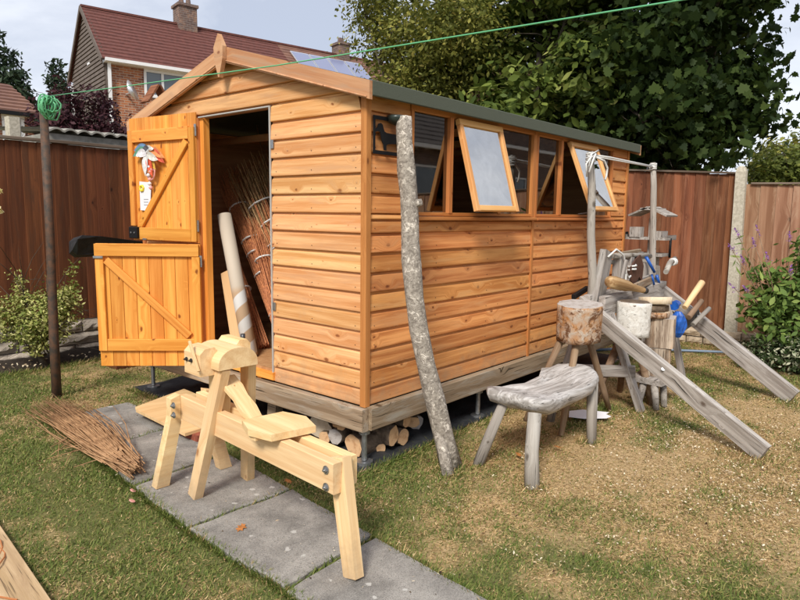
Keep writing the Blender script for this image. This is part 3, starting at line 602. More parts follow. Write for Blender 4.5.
# inner face of the eaves above the windows
beam('window_head', (.355, -.004, HEAD+.018), (1.795, -.004, HEAD+.018), .04, .03, (0, 0, 1), M['frame'], shed); beam('window_head', (1.825, -.004, HEAD+.018), (3.245, -.004, HEAD+.018), .04, .03, (0, 0, 1), M['frame'], shed)
def window(x0, x1, mull, sash, ang):
    w_ = thing  # noqa
    zb, zt_ = SILL+.022, HEAD
    beam('window_sill', (x0-.012, -.030, SILL+.008), (x1+.004, -.030, SILL+.008), .022, .055, (0, 0, 1), M['beam'] if False else M['frame'], shed, .004)
    beam('window_rail', (x0, -.006, zb+.012), (x1, -.006, zb+.012), .022, .030, (0, 0, 1), M['frame'], shed)
    for x in (x0+.012, x1-.012): beam('window_post', (x, -.006, zb), (x, -.006, zt_), .026, .036, (1, 0, 0), M['frame'], shed)
    for x in mull: beam('mullion', (x, -.006, zb+.02), (x, -.006, zt_), .036, .040, (1, 0, 0), M['frame'], shed)
    zones = [x0+.024]+[m_ for m_ in mull]+[x1-.024]
    for i, (a, b_) in enumerate(zip(zones[:-1], zones[1:])):
        if i == 1: continue
        beam('pane', ((a+b_)/2, .002, zb+.02), ((a+b_)/2, .002, zt_), b_-a, .004, (1, 0, 0), M['glass'], shed, 0)
    # top-hung sash
    a, b_ = sash; t = R(ang); h = .585; top = V((0, -.030, zt_-.005)); dn = V((0, -math.sin(t), -math.cos(t)))
    out_ = V((0, -math.cos(t), math.sin(t)))
    st = link(bpy.data.objects.new('opening_sash', None)); st.location = (0, 0, 0)
    fr = []
    def bar(p, q, wd, up): 
        m, l = frame(p, q, up); v, f = box_geo(0, l, -wd/2, wd/2, -.016, .016, .004); return [m @ V(z_) for z_ in v], f
    ga = top+V((a+.018, 0, 0)); gb = top+V((b_-.018, 0, 0))
    bpy.data.objects.remove(st)
    sfr = prism('opening_sash', [(0, 0), (b_-a, 0), (b_-a, .036), (0, .036)], tuple(top+V((a, 0, 0))+dn*.036-out_*.016), (1, 0, 0), tuple(-dn), .032, M['sash'], shed)
    for p in (ga, gb): beam('sash_stile', p+dn*.037, p+dn*h, .036, .032, (1, 0, 0), M['sash'], sfr, .004)
    beam('sash_rail', ga+dn*(h-.018)+V((.0185, 0, 0)), gb+dn*(h-.018)-V((.0185, 0, 0)), .036, .030, tuple(-dn), M['sash'], sfr, .004)
    beam('sash_pane', (ga+gb)/2+dn*.036, (ga+gb)/2+dn*(h-.036), b_-a-.074, .004, (1, 0, 0), M['sashglass'], sfr, 0)
    beam('stay', ((a+b_)/2, -.02, zb+.03), (ga+gb)/2+dn*(h-.01)-out_*.02, .018, .004, (1, 0, 0), M['steel'], shed, 0)
window(.355, 1.795, (.745, 1.315), (.785, 1.290), 15.5)
window(1.825, 3.245, (2.225, 2.86), (2.315, 2.835), 22)

# ---- stable doors (parts of the shed): local frame on each leaf, inner face with ledges and braces towards the garden
def door_leaf(name, hinge, ang, z0, z1, wdt, lower):
    t = R(ang); e = V((-math.sin(t), -math.cos(t), 0)); n = V((0, 0, 1)).cross(e)     # e: hinge -> free edge
    if n.dot(V((-2.5, -2.4, 1.4))-V((*hinge, 1.4))) < 0: n = -n
    root = None; h = z1-z0; O = V((hinge[0], hinge[1], z0)); U = V((0, 0, 1))
    P = lambda x, z, q=0: O+e*x+U*z+n*q
    nb = 8; bw = wdt/nb
    first = None
    for i in range(nb):
        m, l = frame(P(bw*(i+.5), 0, 0), P(bw*(i+.5), h, 0), e); wv = bw/2-.0012
        zs = -1 if (e.cross(U)).dot(n) else 1
        v, f = box_geo(0, l, -wv, wv, -.007, .007, .0025)
        if first is None:
            first = mk(name, v, f, M['door'], shed, m)
        else: mk('door_board', v, f, M['door'], first, m)
    th = .022; q = .007+th/2+.0005
    fx = .018
    def ledge(nm, a, b_, wd, up, qq=q): beam(nm, a+n*qq, b_+n*qq, wd, th, up, M['door'], first, .003)
    if lower:
        ledge('top_rail', P(.01, h-.045), P(wdt-.0, h-.045), .085, U); zb = .155
        ledge('bottom_rail', P(.012, zb), P(wdt-.0625, zb), .085, U)
        ledge('hinge_stile', P(.03, .004), P(.03, h-.0895), .055, e, q+.003); ledge('lock_stile', P(wdt-.030, .115), P(wdt-.030, h-.0895), .058, e, q)
        ledge('brace', P(wdt-.075, h-.115), P(.09, zb+.065), .052, U)
        beam('bolt', P(wdt-.06, h-.095, .034), P(wdt+.005, h-.095, .034), .016, .012, U, M['steel'], first)
    else:
        ledge('top_rail', P(.058, h-.135), P(wdt-.0565, h-.135), .085, U); ledge('bottom_rail', P(.058, .052), P(wdt-.0565, .052), .09, U)
        ledge('hinge_stile', P(.03, .01), P(.03, h-.10), .052, e); ledge('lock_stile', P(wdt-.030, .11), P(wdt-.030, h-.09), .052, e)
        ledge('brace', P(wdt-.11, .115), P(.085, h-.19), .052, U)
        c = P(wdt-.052, .058, .032); lk = beam('lock_case', c-e*.05, c+e*.045, .085, .036, U, M['black'], first, .004)
        for s in (-.02, .02): tube('screw', [c+e*s+n*.018, c+e*s+n*.022], .006, M['steel'], first, 8)
        beam('catch', P(wdt-.19, .012, .036), P(wdt-.15, .012, .036), .012, .01, U, M['steel'], first, .001)
    for z in (.12, h-.12): beam('hinge', O+U*(z-.04)+n*.012, O+U*(z+.04)+n*.012, .02, .01, e, M['steel'], first, .002)
    return P, n, e
H = (-.032, 1.565)
door_leaf('lower_door', H, 136, .335, 1.205, .72, True)
Pd, nd, ed = door_leaf('upper_door', (-.032, 1.575), 171, 1.212, 2.105, .72, False)

# ------------------------------------------------------------ things on the shed and the door
sg = thing('dachshund_sign', (.16, -.03, 1.85), 'black metal plaque of a dachshund silhouette in a frame under the shed eaves', 'sign')
sy = -.032
for a, b_ in (((.022, sy, 1.762), (.315, sy, 1.762)), ((.022, sy, 1.944), (.315, sy, 1.944))): beam('frame_bar', a, b_, .020, .004, (0, 0, 1), M['black'], sg, 0)
for x in (.0305, .3065): beam('frame_bar', (x, sy, 1.7725), (x, sy, 1.9335), .016, .004, (1, 0, 0), M['black'], sg, 0)
dog = [(0, .100), (.006, .112), (.022, .122), (.030, .140), (.050, .146), (.066, .138), (.074, .118), (.082, .104), (.10, .098), (.15, .096), (.20, .098), (.225, .092), (.236, .080), (.270, .100), (.274, .096), (.248, .066), (.240, .040), (.244, .004), (.224, .004), (.216, .030), (.20, .046), (.15, .042), (.11, .038), (.098, .030), (.100, .004), (.078, .004), (.074, .034), (.060, .052), (.052, .078), (.044, .098), (.026, .100), (.004, .094)]
prism('dog_shape', [(a*.95, b_*1.0) for a, b_ in dog], (.034, sy+.002, 1.772), (1, 0, 0), (0, 0, 1), .004, M['black'], sg)
lm = thing('wall_lamp', (.20, -.02, 1.93), 'small dark round-bottomed lamp fixed above the dog plaque', 'lamp')
v, f = tube_geo([(.185, -.055, 1.965), (.185, -.055, 1.95), (.185, -.055, 1.93), (.185, -.055, 1.915)], [.055, .058, .045, .015], 14)
mk('lamp_shade', v, f, simple('dark_green_lamp', (.03, .04, .035), .3), lm, smooth=True); beam('lamp_bracket', (.185, -.01, 1.955), (.185, -.05, 1.955), .02, .02, (0, 0, 1), M['black'], lm)
fe = thing('feather_dreamcatcher', tuple(Pd(.50, .60, .04)), 'bright feathers and pink beaded charm hanging on the upper stable door', 'ornament')
fcols = [(.78, .14, .08), (.85, .34, .12), (.16, .28, .46), (.80, .78, .74), (.14, .34, .24), (.10, .10, .12), (.8, .5, .08), (.78, .76, .72), (.8, .12, .05), (.80, .78, .76), (.80, .76, .78), (.78, .74, .66)]
for i, (a0, ln) in enumerate(((-28, .13), (-5, .12), (150, .15), (70, .10), (165, .14), (120, .11), (-55, .10), (100, .09), (-75, .14), (-100, .12), (140, .12), (20, .10))):
    t = R(a0); d = -ed*math.cos(t)*ln*1.35+V((0, 0, 1))*math.sin(t)*ln*.8; c = Pd(.45, .665-.005*i, .034+.003*i); s = d.cross(nd).normalized()
    n_ = 10; pts = []
    for k in range(n_+1): u = k/n_; pts.append(c+d*u+s*.036*math.sin(math.pi*min(1, u*1.05))**.7+V((0, 0, -.06*u*u))+nd*.01*math.sin(3*u))
    for k in range(n_, -1, -1): u = k/n_; pts.append(c+d*u-s*.032*math.sin(math.pi*min(1, u*1.05))**.7*(.8+.2*random.random())+V((0, 0, -.06*u*u))+nd*.012*math.sin(3*u))
    m_ = len(pts); v = pts+[p+nd*.0012 for p in pts]; f = [tuple(range(m_)), tuple(range(m_, 2*m_))[::-1]]+[(k, (k+1) % m_, m_+(k+1) % m_, m_+k) for k in range(m_)]
    mk('feather', v, f, simple('feather_%d' % i, fcols[i], .8, var=.3, vs=40), fe)
v, f = tube_geo([Pd(.435+.045*math.cos(k*.52), .50+.06*math.sin(k*.52), .05) for k in range(13)], .006, 6); mk('hoop', v, f, M['pink'], fe)
for i, (x, z) in enumerate(((.47, .59), (.46, .555), (.485, .53), (.47, .50), (.475, .47), (.462, .44), (.49, .575), (.44, .57))):
    x -= .03; z -= .055; v, f = tube_geo([Pd(x, z-.014, .055), Pd(x, z, .055), Pd(x, z+.014, .055)], [.005, .017, .005], 8); mk('bead', v, f, M['pink'] if i % 2 else M['paper'], fe, smooth=True)
cd = thing('note_card', tuple(Pd(.60, .4, .03)), 'white note card with a yellow flower pinned on the upper stable door', 'card')
prism('card', [(-.06, -.11), (.03, -.115), (.036, -.08), (.055, -.07), (.075, .09), (-.06, .10)], tuple(Pd(.545, .335, .020)), tuple(-ed), (0, 0, 1), .002, M['paper'], cd)
v, f = tube_geo([Pd(.575+.02*math.cos(k), .385+.02*math.sin(k), .026) for k in range(7)], .009, 6); mk('yellow_flower', v, f, simple('yellow_flower', (.8, .62, .05), .6), cd)
for z in (.265, .285, .305): beam('writing', Pd(.56, z, .0245), Pd(.51, z, .0245), .004, .001, (0, 0, 1), simple('grey_ink', (.4, .4, .42), .8), cd, 0)

# ------------------------------------------------------------ inside the shed
tb = log('cardboard_tube', (.115, 1.21, .44), (.19, 1.60, 1.41), .050, M['cardtube'], M['cardtube'], n=20, lump=0, segs=2); tag(tb, 'pale spiral-wound cardboard tube leaning inside the shed doorway', 'tube')
pb = beam('loose_board', (.10, 1.31, .435), (.15, 1.515, 1.01), .15, .02, (0, 1, 0), M['ply']); tag(pb, 'short pine board leaning upright against the door jamb inside', 'board')
rp = beam('brown_sheet', (.95, 1.1, .44), (.95, 1.9, 1.5), 1.2, .012, (0, 1, 0), M['redply']) if False else None
def bundle(label, base, top, r0, r1, n, mat, ties, seed, fan=.0, name='willow_bundle', thick=.004, cat='bundle'):
    rr = random.Random(seed); base, top = V(base), V(top); ax = (top-base); L_ = ax.length; ax.normalize(); x = ax.cross(V((.3, .2, 1))).normalized(); y = ax.cross(x)
    th = thing(name, tuple(base), label, cat)
    gs = []
    for i in range(n):
        a = rr.uniform(0, 6.28); q = math.sqrt(rr.random()); p0 = base+(x*math.cos(a)+y*math.sin(a))*r0*q; a2 = a+rr.uniform(-.5, .5)
        l2 = rr.uniform(.78, 1.06); p1 = base+ax*L_*l2+(x*math.cos(a2)+y*math.sin(a2))*r1*q*rr.uniform(.7, 1.2); mid = (p0+p1)/2+(x*rr.uniform(-1, 1)+y*rr.uniform(-1, 1))*.012-ax*0
        pm = base+ax*L_*.5; mid = pm+(mid-pm)*.8
        gs.append(tube_geo([p0, p0.lerp(mid, .6), mid, p1], [thick, thick*.9, thick*.8, thick*.4], 5, caps=False))
    joined('rods', gs, mat, th, smooth=True)
    for t in ties:
        c = base+ax*L_*t; r = (r0+(r1-r0)*t)*.86+.004; v, f = tube_geo([c+x*r*math.cos(k*.524)+y*r*math.sin(k*.524) for k in range(13)], .007, 6); mk('tie', v, f, M['tie'], th)
    return th
bundle('dark red willow bundle tied with white strips, nearest the shed door opening', (.50, 1.24, .44), (.62, 2.16, 1.72), .075, .10, 150, M['rod_dk'], (.18, .40, .52, .60, .8), 3, thick=.006)
bundle('olive brown willow bundle leaning behind the red one inside the shed', (.72, 1.15, .44), (.68, 1.90, 1.78), .15, .19, 190, M['rod_ol'], (.55, .78), 4, thick=.006)
bundle('loose thin rods fanning out behind the cardboard tube', (.33, 1.36, .44), (.46, 1.90, 1.10), .07, .05, 45, M['rod_dk'], (.6,), 5, thick=.004, name='rod_bundle')
bundle('tall bare withies standing in the back corner of the shed', (1.1, 1.9, .44), (.95, 2.1, 2.1), .05, .22, 12, M['stick'], (.55,), 9, thick=.007, name='withies')
bundle('second reddish willow bundle behind and right of the first, under the olive rods', (.62, 1.02, .44), (.66, 1.75, 1.6), .12, .13, 150, M['rod_dk'], (.45, .62, .78), 15, thick=.006)
bundle('loose brown rods spread low at the right of the doorway', (.40, 1.12, .44), (.52, 1.70, 1.35), .10, .06, 60, M['rod_dk'], (.7,), 16, thick=.0045, name='rod_bundle')
bundle('tall pale brown willow rods filling the right side of the doorway', (.60, .96, .44), (.85, 1.45, 2.0), .10, .20, 150, M['rod_ol'], (.5, .7), 17, thick=.005)
bk = strip('wooden_box', 1.5, 2.0, 1.2, 1.9, .43, 1.25, M['redply'], None); tag(bk, 'brown box standing deep inside the dark shed', 'box')
bin_ = thing('white_box', (2.4, 1.0, .43), 'pale grey box on top of things deep inside the shed', 'box')
strip('box_body', 1.7, 2.05, 1.0, 1.45, 1.26, 1.5, M['white'], bin_); strip('box_base', 2.1, 2.4, .9, 1.4, .43, 1.2, M['inner'], bin_)

# ------------------------------------------------------------ under the shed
mb = thing('weed_membrane', (1.8, 1.2, 0), 'black weed membrane sheet laid on the ground under the shed', 'membrane')
nxm, nym = 40, 30; vv = []; ff = []
for i in range(nxm+1):
    for j in range(nym+1):
        x = -.13+3.95*i/nxm; y = -.075+2.56*j/nym; vv.append((x+random.uniform(-.012, .012), y+random.uniform(-.012, .012), .012+random.uniform(0, .022)))
for i in range(nxm):
    for j in range(nym): a = i*(nym+1)+j; ff.append((a, a+nym+1, a+nym+2, a+1))
mk('sheet', vv, ff, M['membrane'], mb, smooth=True)
logs = [((.24, .11, .072), (.045, .135, .075), .066, 'end', 'large ragged log lying right behind the corner foot'),
        ((.19, .42, .12), (.250, -.005, .115), .060, 'end', 'oval sawn log end just right of the corner foot'),
        ((.32, .45, .07), (.365, .015, .072), .050, 'end', 'smaller sawn log end second to the right of the corner foot'),
        ((.36, .50, .165), (.40, .02, .165), .040, 'end', 'reddish log end tucked under the side bearer'),
        ((.36, .33, .085), (.055, .30, .085), .050, 'endgrey', 'dark greyish half log left of the corner foot'),
        ((.42, .62, .17), (.04, .275, .178), .024, 'end', 'thin round pole end on top of the pile under the front bearer'),
        ((.45, .58, .17), (.035, .222, .178), .029, 'end', 'second thin pole end beside the first under the front bearer'),
        ((.5, .62, .12), (.06, .445, .115), .075, 'endpale', 'pale sawn log standing out at the left end of the pile'),
        ((.9, .55, .06), (.64, .14, .07), .05, 'endgrey', 'grey weathered log end at the far right of the pile'),
        ((.3, .50, .05), (.045, .385, .060), .040, 'end', 'small reddish log wedged under the pale log'),
        ((.33, .35, .04), (.175, .03, .045), .030, 'end', 'short stub lying low in front of the corner log'),
        ((.75, .30, .12), (.50, .05, .125), .035, 'end', 'thin log end high on the right of the pile')]
for i, (a, b_, r, e_, lb) in enumerate(logs):
    tag(log('firewood_log', a, b_, r, M['bark'], M[e_], lump=.10, seed=i+3, oval=random.uniform(.9, 1.2)), lb, 'log', 'firewood logs under the shed')
pc = tube('drain_pipe', [(.56, .14, .14), (.95, .5, .14)], .05, M['black'], n=20); tag(pc, 'short black plastic pipe end lying behind the logs under the shed', 'pipe')
bt = tube('plastic_bottle', [(.33, 1.52, .07), (.42, 1.62, .07), (.45, 1.66, .07)], [.035, .035, .012], M['white'], n=14); tag(bt, 'small pale bottle lying under the front edge of the shed near the door', 'bottle')

# ------------------------------------------------------------ leaning trunk
tp = [(.199, -.093, 1.955), (.192, -.11, 1.82), (.183, -.133, 1.671), (.179, -.155, 1.53), (.171, -.173, 1.401), (.156, -.19, 1.29), (.146, -.205, 1.185), (.142, -.237, .968), (.155, -.261, .804), (.186, -.29, .607), (.235, -.32, .403), (.29, -.356, .164), (.325, -.378, .00)]
tr = [.043, .044, .050, .046, .050, .047, .052, .048, .052, .050, .056, .056, .066]
tk = thing('leaning_branch', (.325, -.378, 0), 'tall lichen-spotted grey branch leaning against the shed beside the windows', 'branch')
tube('trunk', tp, tr, M['lichen'], tk, 22, .07, 5, capmat=M['endgrey'])
tube('fork_stub', [(.25, -.33, .26), (.235, -.39, .10), (.225, -.43, -.005)], [.03, .034, .036], M['lichen'], tk, 10, .08, 6, capmat=M['endgrey'])
tube('knot_stub', [(.17, -.175, 1.48), (.215, -.22, 1.50)], [.03, .018], M['lichen'], tk, 9, .1, 8, capmat=M['endgrey'])

# ------------------------------------------------------------ shaving horse on the path
sh = thing('shaving_horse', (-.8, 0, 0), 'new pale pine shaving horse with carved clamp head standing on the paving slabs', 'shaving horse')
ax = V((-.082, -1.234, 0)).normalized(); px_ = V((-ax.y, ax.x, 0))      # along the bed / towards the shed
if px_.x < 0: px_ = -px_
A0 = V((-.835, .53, 0)); 
def HP(s, c, z): return A0+ax*s+px_*c+V((0, 0, z))
up = V((0, 0, 1))
beam('near_rail' if False else 'rail', HP(0, .022, .427), HP(1.245, .022, .415), .125, .045, up, M['fresh'], sh, .003)
beam('rail', HP(.0, .118, .427), HP(1.225, .118, .415), .120, .045, up, M['fresh'], sh, .003)
# front leg, sandwiched between the rails, raking forward
def taper(name, a, b_, wa, wb, th, up_, mat, parent, mid=None):
    m, l = frame(a, b_, up_); t = th/2
    sts = [(0, wa)]+([mid] if mid else [])+[(l, wb)]; v = []; f = []
    for x, w__ in sts: v += [(x, -w__/2, -t), (x, w__/2, -t), (x, w__/2, t), (x, -w__/2, t)]
    for i in range(len(sts)-1): f += [(i*4+j, i*4+(j+1) % 4, i*4+4+(j+1) % 4, i*4+4+j) for j in range(4)]
    k = (len(sts)-1)*4; f += [(3, 2, 1, 0), (k, k+1, k+2, k+3)]; return mk(name, v, f, mat, parent, m)
taper('leg', HP(1.200, .070, .478), V((-.878, -.785, .028)), .088, .072, .045, tuple(ax), M['fresh'], sh)
# rear legs, splayed and bolted to the outside of the rails
def bent_leg(side):
    pts = [(0, .495), (-.05, .480), (-.052, .385), (-.145, .028), (-.075, .028), (0, .345)]
    o_ = HP(.02, -.0025 if side < 0 else .1425, 0)
    if side < 0: return prism('leg', pts, o_, tuple(px_), (0, 0, 1), -.055, M['fresh'], sh)
    return prism('leg', pts, o_, tuple(-px_), (0, 0, 1), .055, M['fresh'], sh)
bent_leg(-1); bent_leg(1)
def bolt(p, d, r=.010, mat='steel'):
    p, d = V(p), V(d).normalized()
    g = [tube_geo([p, p+d*.004], r*1.7, 14), tube_geo([p+d*.003, p+d*.012], r, 6), tube_geo([p+d*.01, p+d*.018], r*.45, 8)]
    joined('bolt', g, M[mat], sh, stuff=False)
for z in (.455, .405): bolt(HP(.048, -.052, z), -px_)
for z in (.445, .375): bolt(HP(1.205, -.001, z), -px_)
# swinging frame: two arms from head to ground, riser and work ramp
hs_ = .235
taper('arm', HP(.405, .022, .703), V((-.895, .305, .028)), .075, .068, .045, tuple(ax), M['fresh'], sh)
taper('arm', HP(.385, .175, .71), V((-.585, .30, .028)), .070, .062, .045, tuple(ax), M['fresh'], sh)
beam('riser', HP(.29, .07, .40), HP(.29, .07, .71), .12, .05, tuple(ax), M['fresh'], sh)
m, l = frame(HP(.60, .07, .49), HP(.36, .07, .64), tuple(px_))
wv = [(0, -.035), (.07, -.045), (.14, -.038), (.21, -.048), (l, -.04)]
pts = wv+[(x, -y*.95) for x, y in reversed(wv)]
n_ = len(pts); v = [(x, y, -.011) for x, y in pts]+[(x, y, .011) for x, y in pts]; f = [tuple(range(n_))[::-1], tuple(range(n_, 2*n_))]+[(i, (i+1) % n_, n_+(i+1) % n_, n_+i) for i in range(n_)]
mk('work_ramp', v, f, M['fresh'], sh, m)
# half-round head: flat underneath, arched on top, running along the bed
hw, hh = .105, .084; seg = 16; prof = [(-hw, 0), (hw, 0)]+[(hw*math.cos(math.pi*k/seg)*(1.0 if k else 1), .012+hh*math.sin(math.pi*k/seg)**.9) for k in range(1, seg)]+[(-hw, .012)]
prof = [(-hw, 0), (hw, 0), (hw, .014)]+[(hw*math.cos(math.pi*k/seg), .014+hh*math.sin(math.pi*k/seg)**.85) for k in range(1, seg)]+[(-hw, .014)]
def headpart(name, s0, s1, pr, c0, z0, mat=M['fresh']):
    m, l = frame(HP(s0, c0, z0), HP(s1, c0, z0), tuple(px_)); n = len(pr); hz = m.to_3x3() @ V((0, 0, 1)); sg_ = 1 if hz.z > 0 else -1
    v = [(0, x, z*sg_) for x, z in pr]+[(l, x, z*sg_) for x, z in pr]; f = [tuple(range(n))[::-1], tuple(range(n, 2*n))]+[(i, (i+1) % n, n+(i+1) % n, n+i) for i in range(n)]
    return mk(name, v, f, mat, sh, m)
headpart('clamp_head', .195, .445, prof, .085, .70)
headpart('head_block', .222, .375, [(-.045, -.055), (.045, -.055), (.045, .06), (.03, .078), (-.02, .074), (-.045, .05)], -.030, .722)
headpart('head_block', .19, .36, [(-.04, 0), (.04, 0), (.04, .045), (.02, .068), (-.02, .068), (-.04, .045)], .165, .745)
tube('knob', [HP(.30, .20, .79), HP(.30, .20, .828)], .012, M['dkbolt'], sh, 10)
for s in (.25, .295): bolt(HP(s, -.0765, .735), -px_, .006, 'dkbolt')
beam('peg', HP(.30, -.086, .83), HP(.385, -.09, .70), .012, .012, up, M['fresh'], sh, .001)
# seat
seat_z = .488; base = HP(.80, .07, seat_z); pts = [(-.15, -.10), (-.03, -.145), (.10, -.115), (.135, .09), (.0, .14), (-.13, .105)]
m, l = frame(base, base+ax, tuple(px_)); m_ = m.to_3x3() @ V((0, 0, 1)); sgz = 1 if m_.z > 0 else -1
v = [(x, y, 0) for x, y in pts]+[(x, y, .030*sgz) for x, y in pts]; n_ = len(pts); f = [tuple(range(n_))[::-1], tuple(range(n_, 2*n_))]+[(i, (i+1) % n_, n_+(i+1) % n_, n_+i) for i in range(n_)]
mk('seat', v, f if sgz > 0 else [q[::-1] for q in f], M['fresh'], sh, m)
beam('seat_cleat', HP(.78, -.06, .478), HP(.78, .2, .478), .05, .02, tuple(ax), M['fresh'], sh)
# board on bricks beside it
tag(prism('loose_board', [(0, 0), (.0, .64), (.035, .66), (.02, .69), (.48, .86), (.47, .05), (.44, .09), (.41, .03)][::-1], (-.52, 1.02, .085), (1, -.05, 0), (0, 1, .02), -.02, M['ply']), 'wide pale plywood board lying behind the shaving horse, one corner over the slab', 'board')
for i, (x, y) in enumerate(((-.42, 1.08), (-.1, 1.05), (-.2, 1.6))):
    b_ = strip('brick', x-.05, x+.055, y-.11, y+.11, .024 if x < -.3 else .004, .066, M['redbrick'], None, .004); tag(b_, ['red brick propping the near corner of the plywood board', 'red brick under the shed-side corner of the plywood board', 'red brick under the far end of the plywood board'][i], 'brick')

# ------------------------------------------------------------ weathered slab bench
bn = thing('slab_bench', (.9, -.65, 0), 'rough weathered grey split-log bench on four splayed round legs', 'bench')
top = [(.628, -.403), (.49, -.50), (.485, -.58), (.49, -.66), (.475, -.74), (.50, -.80), (.60, -.835), (.75, -.82), (.93, -.80), (1.08, -.82), (1.20, -.83), (1.36, -.79), (1.46, -.73), (1.56, -.65), (1.60, -.58), (1.57, -.50), (1.48, -.44), (1.38, -.43), (1.31, -.40), (1.15, -.47), (.95, -.47), (.80, -.45), (.70, -.44)]
n_ = len(top); cx = sum(p[0] for p in top)/n_; cy = sum(p[1] for p in top)/n_; rr = random.Random(4); v = []; f = []
def bz(x): return .40+.035*max(0, (.75-x)/.3)+.015*math.sin(x*5)
for k, (sc, dz) in enumerate(((.50, -.075), (.80, -.085), (.955, -.055), (1.0, -.02), (.985, .004), (.93, .010), (.8, .004), (.6, .010), (.35, .0))):
    for x, y in top: v.append((cx+(x-cx)*sc, cy+(y-cy)*sc, bz(cx+(x-cx)*sc)+dz+rr.uniform(-.006, .006)))
for k in range(8): f += [(k*n_+i, k*n_+(i+1) % n_, (k+1)*n_+(i+1) % n_, (k+1)*n_+i) for i in range(n_)]
f += [tuple(range(n_))[::-1], tuple(range(8*n_, 9*n_))]
M['bench'] = wood('split_bench_wood', (.54, .51, .48), (.30, .275, .25), (.12, .095, .08), kscale=3, ksize=.03, vary=.02, contrast=1.6, cracks=1, rough=.9, bstr=1.0, gs=1.6, blotch=(.60, .58, .56))
mb_, _ = frame((cx, cy, .4), (cx+1, cy-.10, .4), (0, 1, 0)); mi = mb_.inverted(); mk('seat', [mi @ V(q) for q in v], f, M['bench'], bn, mb_, smooth=True)
for i, (a, b_, r0, r1) in enumerate((((.56, -.57, .37), (.449, -.472, -.01), .028, .034), ((.50, -.80, .37), (.385, -.865, -.01), .036, .042), ((1.33, -.76, .37), (1.235, -.815, -.01), .038, .030), ((1.42, -.50, .37), (1.48, -.40, -.01), .03, .028))):
    a, b_ = V(a), V(b_); md = (a+b_)/2+V((.008*(-1)**i, .006, 0)); v, f = tube_geo([a, md, b_], [r0, (r0+r1)/2, r1], 12, .05, i)
    m, l = frame(a, b_, (0, 1, .1)); mi = m.inverted(); mk('leg', [mi @ q for q in v], f, M['greystick'], bn, m, smooth=[True]*(len(f)-2)+[False]*2)

# ------------------------------------------------------------ chopping stool with log seat
cs = thing('log_stool', (1.6, -.5, 0), 'round flaking log block on three thin stick legs next to the slab bench', 'stool')
log('log_seat', (1.62, -.512, .578), (1.60, -.52, .832), .150, M['rotlog'], M['endgrey'], cs, 24, .045, 9, segs=7)
for i, (a, b_) in enumerate((((1.55, -.43, .60), (1.36, -.27, 0)), ((1.57, -.53, .60), (1.234, -.605, 0)), ((1.66, -.57, .60), (1.985, -.62, 0)))):
    a, b_ = V(a), V(b_); v, f = tube_geo([a, a.lerp(b_, .35)+V((.008, .006, 0)), a.lerp(b_, .7)-V((.008, .004, 0)), b_], [.026, .024, .023, .018], 10, .07, i+20)
    m, l = frame(a, b_, (0, 1, .1)); mi = m.inverted(); mk('leg', [mi @ q for q in v], f, M['stick'], cs, m, smooth=[True]*(len(f)-2)+[False]*2)

# ------------------------------------------------------------ pole lathe
pl = thing('pole_lathe', (2.6, -.5, 0), 'weathered grey pole lathe with two long sloping legs, bed, poppets and rope', 'lathe')
G = M['grey']
beam('bed', (1.98, -.52, .775), (3.36, -.50, .79), .15, .05, (0, 0, 1), G, pl, .004); beam('bed', (1.98, -.40, .775), (3.36, -.38, .79), .15, .05, (0, 0, 1), G, pl, .004)
taper('long_leg', V((1.985, -.34, .79)), V((1.69, -1.70, .035)), .115, .12, .05, (0, .35, .9), G, pl)
taper('long_leg', V((3.36, -.35, .86)), V((3.22, -1.60, .035)), .12, .13, .06, (0, .35, .9), G, pl)
for a, b_ in (((2.04, -.56, .72), (2.13, -.80, 0)), ((2.02, -.36, .72), (1.90, -.22, 0)), ((3.34, -.34, .72), (3.36, -.16, 0)), ((3.33, -.56, .72), (3.36, -.72, 0))):
    beam('leg', a, b_, .07, .045, (1, 0, 0), G, pl, .003)
beam('cross_bar', (1.94, -.25, .26), (2.09, -.755, .305), .085, .035, (0, 0, 1), G, pl, .003)
mb2 = [tube_geo([(1.83, -1.03, .40), (1.80, -1.045, .425)], .014, 8)]; joined('bolt', mb2, M['steel'], pl, stuff=False)
taper('poppet', V((2.04, -.44, .66)), V((2.20, -.44, 1.17)), .145, .13, .05, (1, 0, 0), G, pl)
for x, wd, z1 in ((2.42, .09, 1.13), (2.62, .07, 1.12), (2.95, .11, 1.05), (3.22, .09, .97)): beam('poppet', (x, -.45, .70), (x+.01, -.45, z1), wd, .07, (1, 0, 0), G, pl, .004)
tube('tool_rest', [(2.30, -.45, 1.13), (2.7, -.47, 1.12), (3.05, -.47, 1.10)], .022, M['greystick'], pl, 8, .08, 3)
tube('centre_bar', [(2.15, -.42, 1.10), (2.55, -.40, 1.06), (3.0, -.42, 1.12)], .02, M['greystick'], pl, 8, .08, 4)
beam('wedge', (2.5, -.47, .87), (3.1, -.47, .92), .06, .05, (0, 0, 1), G, pl, .003)
beam('iron_bar', (1.90, -.33, .835), (2.20, -.30, .875), .035, .03, (0, 0, 1), M['black'], pl, .002)
